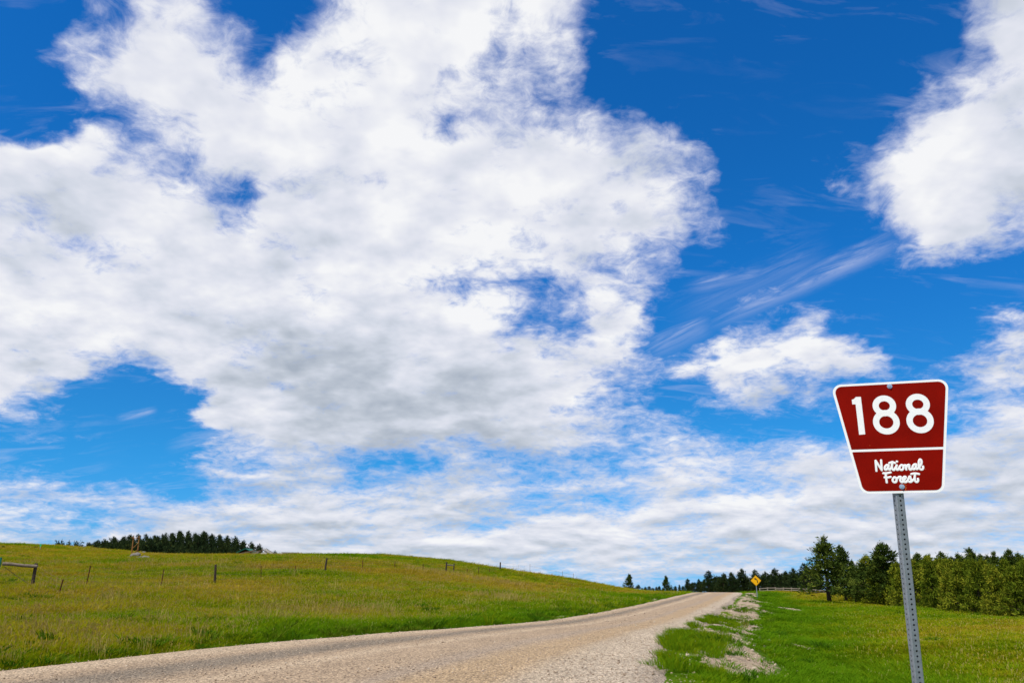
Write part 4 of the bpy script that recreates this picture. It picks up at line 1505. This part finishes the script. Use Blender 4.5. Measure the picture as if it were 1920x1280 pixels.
def pasture_fence():
    first = ground_at(60, 1100)
    root = empty('wire_fence', first)
    tag(root, 'old wire stock fence of rusty steel and wooden posts along the left slope', 'fence')
    rel = lambda q: Vector(q) - Vector(first)
    spec = [(-42, 1096, -38, 1053, 'wood', .085), (60, 1100.5, 68, 1055, 'wood', .085), (108, 1123, 118, 1085.5, 'steel', 0), (160.5, 1101, 169.5, 1060, 'steel', 0), (301, 1102, 307, 1066, 'steel', 0),
            (402.5, 1095, 404.5, 1057.5, 'wood', .075), (489, 1088, 489.5, 1060, 'steel', 0), (554, 1080, 554, 1060, 'steel', 0), (609, 1076, 613, 1045.5, 'wood', .075), (679.5, 1070, 680, 1049.5, 'steel', 0),
            (740, 1066, 740.5, 1051, 'steel', 0), (793, 1069.5, 793.5, 1056, 'steel', 0), (836.5, 1076.5, 837.5, 1053, 'wood', .070), (850.5, 1077, 851.5, 1055.5, 'wood', .070),
            (874.5, 1078.5, 876.5, 1066, 'steel', 0), (897, 1077.5, 897.5, 1070, 'steel', 0), (917.5, 1075.5, 918, 1065.5, 'steel', 0), (937.5, 1069.5, 938.2, 1053.2, 'wood', .10), (993, 1071.5, 993.7, 1056.8, 'wood', .11),
            (1054, 1079.5, 1054.7, 1070, 'wood', .12), (1074.8, 1083, 1075.3, 1074.2, 'wood', .12)]
    tops = []
    Dprev = None
    for i, (ub, vb, ut, vt, kind, r) in enumerate(spec):
        Dd = {0: 40, 2: 36}.get(i)
        b = ground_at(ub, vb)
        if i in (0, 1, 2, 3, 4, 5):
            D = [39.5, 42, 37, 44.5, 47.5, 51][i]
            q = P(ub, vb, D)
            b = Vector((q.x, q.y, gz(q.x, q.y)))
        t = P(ut, vt, b.y)
        if t.z - b.z < .5:
            t.z = b.z + .9
        mb = MB()
        if kind == 'wood':
            post_mesh(mb, rel(b), rel(t), r)
            o = mb.build('wooden_post', DARK_WOOD, root, smooth=False)
        else:
            bb, tt = rel(b), rel(t)
            d = (tt - bb).normalized()
            s = d.cross(Vector((0, 1, 0))).normalized()
            k = .028 * max(1, b.y / 60)
            mb.beam(bb - d * .2, tt, k * 2, k * .6)
            mb.beam(bb - d * .2 + Vector((0, k * .9, 0)), tt + Vector((0, k * .9, 0)), k * .6, k * 1.6)
            o = mb.build('steel_post', RUSTY, root)
        tops.append((rel(b), rel(t)))
    # brace rail at the near left corner, green painted stub at the picture edge
    b1, t1 = tops[1]
    gp = P(1, 1065, 41.6)
    gt = P(4, 1044.5, 41.6)
    gb = Vector((gp.x - .35, gp.y, gz(gp.x - .35, gp.y)))
    mb = MB()
    post_mesh(mb, rel(gb) + Vector((-.05, .05, 0)), rel(gt) + Vector((-.12, .05, -.02)), .10)
    mb.build('wooden_post', DARK_WOOD, root)
    mb = MB()
    mb.tube([rel(gp) + Vector((-.14, -.08, -.35)), rel(gp) + Vector((-.02, -.08, 0)), rel(gt) + Vector((0, -.08, 0))], .045, 8)
    tag(mb.build('painted_pipe', TEAL, root), 'short teal painted steel pipe at the end of the brace rail')
    ra, rb = rel(P(5.5, 1056.2, 41.6)), rel(P(70, 1061.2, 41.9))
    mb = MB()
    mid = (ra + rb) / 2 + Vector((0, 0, -.01))
    mb.tube([ra, ra * .75 + rb * .25 + Vector((0, 0, .012)), mid, rb * .75 + ra * .25 + Vector((0, 0, -.008)), rb], [.088, .085, .080, .083, .086], 10)
    mb.build('brace_rail', OLD_WOOD, root)
    mb = MB()
    a, c = rel(P(8, 1062, 41.7)), b1 + Vector((-.03, 0, .08))
    mb.tube([a, (a + c) / 2 + Vector((0, 0, -.03)), c], .012, 5)
    mb.build('brace_wire', WIRE, root)
    # H brace further along
    (ba, ta), (bb, tb) = tops[12], tops[13]
    mb = MB()
    mb.tube([ta * .76 + ba * .24, tb * .83 + bb * .17], .055, 8)
    mb.build('brace_rail', PALE_WOOD, root)
    # four strands of wire, one object per strand
    for f in (.30, .52, .74, .93):
        mb = MB()
        for i in range(len(tops) - 1):
            p, q = tops[i], tops[i + 1]
            a, c = p[0] * (1 - f) + p[1] * f, q[0] * (1 - f) + q[1] * f
            r = .004 + .00006 * (a.length)
            mb.tube([a, (a + c) / 2 + Vector((0, 0, -.03)), c], r, 3, cap=False)
        mb.build('wire', WIRE, root)


pasture_fence()


def corral():
    base = ground_at(960, 1068)
    root = empty('corral_panel', base)
    tag(root, 'faint thin-piped corral panel on the skyline between two dark fence posts', 'fence')
    rel = lambda q: Vector(q) - Vector(base)
    D = base.y + 12
    tp = []
    for u, vt in ((956, 1058), (963.4, 1057.3), (969, 1058.5), (972.2, 1058.2), (983, 1060.2)):
        t = P(u, vt, D)
        b = Vector((t.x, t.y, gz(t.x, t.y)))
        mb = MB()
        mb.tube([rel(b) - Vector((0, 0, .2)), rel(t)], .045, 6)
        mb.build('post', OLD_WOOD, root)
        tp.append((rel(b), rel(t)))
    for f in (.94, .6):
        mb = MB()
        for i in range(len(tp) - 1):
            mb.tube([tp[i][0] * (1 - f) + tp[i][1] * f, tp[i + 1][0] * (1 - f) + tp[i + 1][1] * f], .022, 5)
        mb.build('rail', OLD_WOOD, root)


corral()


def rail_fence():
    spots = [(1425, 1108.3, 1103), (1439.5, 1108.6, 1100.4), (1454.5, 1108.8, 1100.8), (1469.7, 1109.2, 1101.0), (1484.5, 1109.8, 1101.8), (1499.5, 1110.3, 1102.6), (1513.5, 1111.5, 1104.8), (1530, 1112.5, 1105.3), (1546, 1114.5, 1106.5),
             (1566, 1115.5, 1107), (1583, 1116.5, 1108), (1600, 1118.5, 1110.5), (1616, 1121.0, 1113), (1630, 1123.5, 1115)]
    b0 = ground_at(1470, 1109.2)
    root = empty('rail_fence', b0)
    tag(root, 'pale two-rail wooden fence with posts running behind the lone pine', 'fence')
    rel = lambda q: Vector(q) - Vector(b0)
    tp = []
    for u, vb, vt in spots:
        D = float(np.interp(u, [1425, 1500, 1546, 1630], [152, 150, 138, 118]))
        q = P(u, vb, D)
        z = gz(q.x, q.y)
        t = P(u, vt, D)
        b = Vector((q.x, q.y, z))
        t.z = max(t.z, z + .75)
        t.x = b.x
        mb = MB()
        mb.box((rel(b) + rel(t)) / 2 - Vector((0, 0, .1)), (.17, .17, t.z - b.z + .2))
        mb.build('post', PALE_WOOD, root, bevel=.01)
        tp.append((rel(b), rel(t)))
    for f in (.84, .38):
        for i in range(len(tp) - 1):
            a = tp[i][0] * (1 - f) + tp[i][1] * f
            c = tp[i + 1][0] * (1 - f) + tp[i + 1][1] * f
            mb = MB()
            j = Vector((0, -.11, random.uniform(-.04, .04)))
            mb.beam(a + j, c + j, .05, .12)
            mb.build('rail', PALE_WOOD, root)


rail_fence()


# ------------------------------------------------------------------ things on the left brow
def brow_things():
    ORANGE_WOOD = plain('orange_timber', (.26, .125, .040), .9, var=.3, scale=5)
    D = 146.0
    x0, y0 = at(254, D)
    b0 = Vector((x0, y0, gz(x0, y0)))
    root = empty('pole_tower', b0)
    tag(root, 'tall ladder-like frame of two orange-brown poles with slanting braces before the wooded hill', 'timber frame')
    rel = lambda u, v, dd=0: Vector(P(u, v, D + dd)) - b0
    for pts in ([(246.6, 1040), (248.6, 1020.6), (251, 1003)], [(257.3, 1041), (259.8, 1017), (261.5, 1004)]):
        mb = MB()
        q = [rel(*p) for p in pts]
        q[0].z = min(q[0].z, -.2)
        mb.tube(q, [.11, .10, .085], 8)
        mb.build('pole', ORANGE_WOOD, root)
    for a, c, r in [((245.5, 1007.2), (256, 1009.2), .055), ((255, 1009.5), (262, 1005.2), .055), ((248.8, 1027), (260, 1017), .055), ((249.6, 1037.3), (258.6, 1029.3), .055)]:
        mb = MB()
        mb.tube([rel(*a, -.15), rel(*c, -.15)], r, 6)
        mb.build('brace', ORANGE_WOOD, root)
    # boulders
    rm, k, b = material('grey_rock', .95, .1)
    t = k.n.new('ShaderNodeTexCoord')
    k.l.new(k.ramp(k.noise(t.outputs['Object'], 3.0, 6, .7), [(.3, (.11, .095, .08)), (.55, (.20, .18, .155)), (.75, (.33, .31, .275))]), b.inputs['Base Color'])
    for i, (u, v, sx, sy, sz, rz, lab) in enumerate([(251.5, 1044.0, .42, .32, .30, .4, 'long pale boulder tilted at the left of the rock heap'), (257.5, 1043.5, .38, .4, .36, 1.2, 'grey boulder at the top middle of the rock heap'),
                                                    (262.5, 1047.8, .40, .34, .26, .2, 'pale flat-backed boulder lowest in the middle of the rock heap'), (268, 1048.5, .36, .3, .20, 2.0, 'small grey boulder in front right of the rock heap'),
                                                    (274, 1047.0, .46, .38, .26, .9, 'broad mauve-grey boulder at the right end of the rock heap'), (241.8, 1044.8, .16, .16, .14, .1, 'small pale stone lying apart left of the rock heap'),
                                                    (269, 1037.6, .22, .2, .18, .1, 'small white stone on the brow right of the timber frame')]):
        p = ground_at(u, v)
        o = obj('boulder', stone_mesh('boulder', 300 + i, rm, 2, .8), None, (p.x, p.y, p.z + sz * .7))
        f = p.y / 105 * 1.45
        o.scale = (sx * f, sy * f, sz * f)
        o.rotation_euler = (random.uniform(-.2, .2), random.uniform(-.3, .3), rz)
        tag(o, lab, 'rock', 'rocks in the heap by the timber frame')
    # shed behind the brow
    ROOF = plain('green_roof', (.012, .115, .085), .55, metal=.2, var=.2, scale=3)
    DARKW = plain('dark_boarding', (.020, .014, .010), .95, var=.3)
    Ds = 196.0
    sx, sy = at(455, Ds)
    sz = gz(sx, sy)
    root = empty('shed', (sx, sy, sz))
    tag(root, 'low dark shed with green gabled roof half hidden behind the grassy brow', 'shed')
    ridge = P(454.5, 1027.3, Ds).z - sz
    eave = P(437, 1035.2, Ds).z - sz
    hw_, dp = 2.2, 2.6
    slope = (ridge - eave) / hw_
    yaw = R(-7)
    root.rotation_euler = (0, 0, yaw)
    mb = MB()
    w = hw_ - .35
    he = ridge - slope * w - .1
    V = [(-w, 0, -.3), (w, 0, -.3), (w, 0, he), (0, 0, ridge - .12), (-w, 0, he), (-w, dp, -.3), (w, dp, -.3), (w, dp, he), (0, dp, ridge - .12), (-w, dp, he)]
    obj('wall', mesh_np('wall', V, [(0, 1, 2, 3, 4), (9, 8, 7, 6, 5), (1, 6, 7, 2), (5, 0, 4, 9)], [DARKW]), root)
    for s in (-1, 1):
        V = [(0, -.5, ridge), (s * hw_, -.5, eave), (s * hw_, dp + .4, eave), (0, dp + .4, ridge), (0, -.5, ridge - .14), (s * hw_, -.5, eave - .14), (s * hw_, dp + .4, eave - .14), (0, dp + .4, ridge - .14)]
        obj('roof', mesh_np('roof', V, [(0, 1, 2, 3), (7, 6, 5, 4), (0, 4, 5, 1), (1, 5, 6, 2), (2, 6, 7, 3)], [ROOF]), root)
    # collapsed heap of grey timbers
    GREY_W = plain('grey_timber', (.20, .175, .14), .95, var=.35, scale=4)
    PALE_T = plain('bleached_timber', (.46, .42, .36), .95, var=.2, scale=4)
    DARK_T = plain('brown_timber', (.13, .09, .055), .95, var=.3, scale=4)
    Dh = ground_at(492, 1040.5).y
    for (a, c, w, mat, lab, dd) in [((491.5, 1028.2), (500.5, 1036.2), .22, GREY_W, 'grey plank leaning leftmost of the steep ones in the timber heap', 0), ((495.5, 1028), (504, 1035.8), .24, PALE_T, 'bleached white plank leaning steeply in the timber heap', -.6),
                                   ((499.5, 1029.8), (510, 1037), .22, PALE_T, 'bleached plank leaning right of the white steep one', -.3), ((504, 1031.5), (514.5, 1036.8), .18, GREY_W, 'thin grey plank rightmost of the leaning ones', .3),
                                   ((440, 1042), (478, 1033.4), .16, DARK_T, 'long thin brown pole lying out to the left of the timber heap', -1.0), ((470, 1041.5), (485, 1036), .20, GREY_W, 'grey pole sloping left out of the timber heap', -1.2),
                                   ((464, 1039), (488, 1031.8), .15, DARK_T, 'thin brown pole at the back left of the timber heap', .5), ((489.8, 1038.4), (500, 1037.4), .34, PALE_T, 'short pale log end at the foot of the timber heap', -1.4),
                                   ((484, 1034.5), (494, 1030.5), .20, DARK_T, 'brown plank end at the top left of the timber heap', -.5), ((512, 1036.8), (528, 1039.6), .20, GREY_W, 'grey plank lying flat at the right of the timber heap', -.8),
                                   ((526.5, 1038.4), (529.2, 1039.3), .34, PALE_T, 'pale block of wood at the far right of the timber heap', -1.2), ((528, 1036.3), (560.5, 1036.8), .22, GREY_W, 'long low beam lying on the brow right of the timber heap', 1.5),
                                   ((510, 1048.2), (515.5, 1048.4), .16, PALE_T, 'lone pale board lying in the grass below the timber heap', -24)]:
        mb = MB()
        A, Bq = P(*a, Dh + dd), P(*c, Dh + dd)
        ctr = (A + Bq) / 2
        lo = min(A.z - gz(A.x, A.y), Bq.z - gz(Bq.x, Bq.y))
        sh = Vector((0, 0, max(0, .02 - lo) if lo < 0 else 0))
        w *= 1.45
        mb.beam(A - ctr + sh, Bq - ctr + sh, w, .10 if 'plank' in lab or 'board' in lab else w * .9)
        tag(mb.build('timber', mat, None, ctr), lab, 'timber', 'weathered timbers in the collapsed heap')
    # marker stake
    p = ground_at(75, 1029.5)
    root = empty('marker_stake', p)
    tag(root, 'tiny thin marker stake with bright green top on the far left slope', 'marker')
    hh = P(75, 1019.3, p.y).z - p.z
    mb = MB()
    mb.tube([(0, 0, -.2), (0, 0, hh - .4)], .035, 6)
    mb.build('stake', PALE_T, root)
    mb = MB()
    mb.box((0, 0, hh - .2), (.22, .08, .42))
    mb.build('green_tag', plain('bright_green', (.02, .42, .17), .5), root)


brow_things()


def shrub(u, v, hgt, wid, seed, label, mat, stalks=True, D=None, group=None):
    p = ground_at(u, v) if D is None else Vector((*at(u, D), gz(*at(u, D))))
    g = np.random.default_rng(seed)
    root = empty('shrub', p)
    tag(root, label, 'shrub', group)
    mb = MB()
    for i in range(18 if stalks else 8):
        a, r = g.random() * 6.28, wid * .45 * math.sqrt(g.random())
        h = hgt * g.uniform(.55, 1.15)
        bx, by = math.cos(a) * r, math.sin(a) * r
        mb.tube([(bx, by, -.05), (bx * 1.1 + g.normal() * .04, by * 1.1, h * .5), (bx * 1.25 + g.normal() * .10, by * 1.25, h)], [.014, .011, .005], 4, cap=False)
    mb.build('stem', BARK, root)
    n = 700
    a, r = g.random(n) * 6.28, wid * .5 * np.sqrt(g.random(n))
    z = hgt * .72 * g.random(n) * np.sqrt(np.clip(1 - (r / (wid * .5)) ** 2, .05, 1))
    o = np.stack([np.cos(a) * r, np.sin(a) * r * .8, z], 1)
    d = g.normal(size=(n, 3)) + np.array([0, 0, .8])
    d /= np.linalg.norm(d, axis=1)[:, None]
    s = np.cross(d, g.normal(size=(n, 3)))
    s /= np.linalg.norm(s, axis=1)[:, None]
    L = (g.uniform(.08, .2, n) * (hgt + .3))[:, None]
    V = np.stack([o, o + d * L * .5 + s * L * .2, o + d * L, o + d * L * .5 - s * L * .2], 1).reshape(-1, 3)
    me = mesh_np('foliage', V, np.arange(n * 4).reshape(-1, 4), [mat])
    at_ = me.attributes.new('spray', 'FLOAT', 'POINT')
    at_.data.foreach_set('value', np.repeat(g.random(n), 4).astype(np.float32))
    obj('foliage', me, root)


shrub(590, 1038.5, .95, 3.6, 1, 'dark straggly shrub with dry stalks on the brow right of the timber heap', NEEDLE_OLIVE)
shrub(575, 1039.5, .6, 2.4, 2, 'lower left shoulder of scrub beside the straggly brow shrub', NEEDLE_OLIVE)
shrub(702, 1038.5, .35, 2.6, 3, 'low scrub on the brow midway along the left slope', NEEDLE_OLIVE)
shrub(463, 1048, .40, 3.0, 4, 'low dark green bush in the grass below the timber heap', NEEDLE_OLIVE, stalks=False)
shrub(5, 1027.5, .5, .9, 5, 'small round dark bush near the left picture edge high on the slope', NEEDLE_DARK, stalks=False)
shrub(67, 1027, .3, .6, 6, 'tiny dark bush right beside the green marker stake', NEEDLE_DARK, stalks=False)
for i, (u, v) in enumerate([(232, 1030), (276, 1016), (304, 1011), (313, 1012), (296, 1028), (380, 1027), (420, 1026), (347, 1030)]):
    D_ = 338.0
    x_, y_ = at(u, D_)
    z_ = gz(x_, y_)
    hh_ = max(2.0, P(u, v - 4, D_).z - z_)
    o_ = obj('leafy_tree', make_whole(400 + i, LEAF_PALE, prof=bushy(.30), n_whorl=8, per=5, clumps=2, spray=9, size=.15, base=.3), None, (x_, y_, z_ - .1))
    hh_ = min(hh_, 5.5)
    o_.scale = (hh_ * .75, hh_ * .75, hh_)
    tag(o_, 'pale yellow-green leafy tree among the dark pines of the wooded hill', 'tree', 'pale leafy trees on the wooded hill')
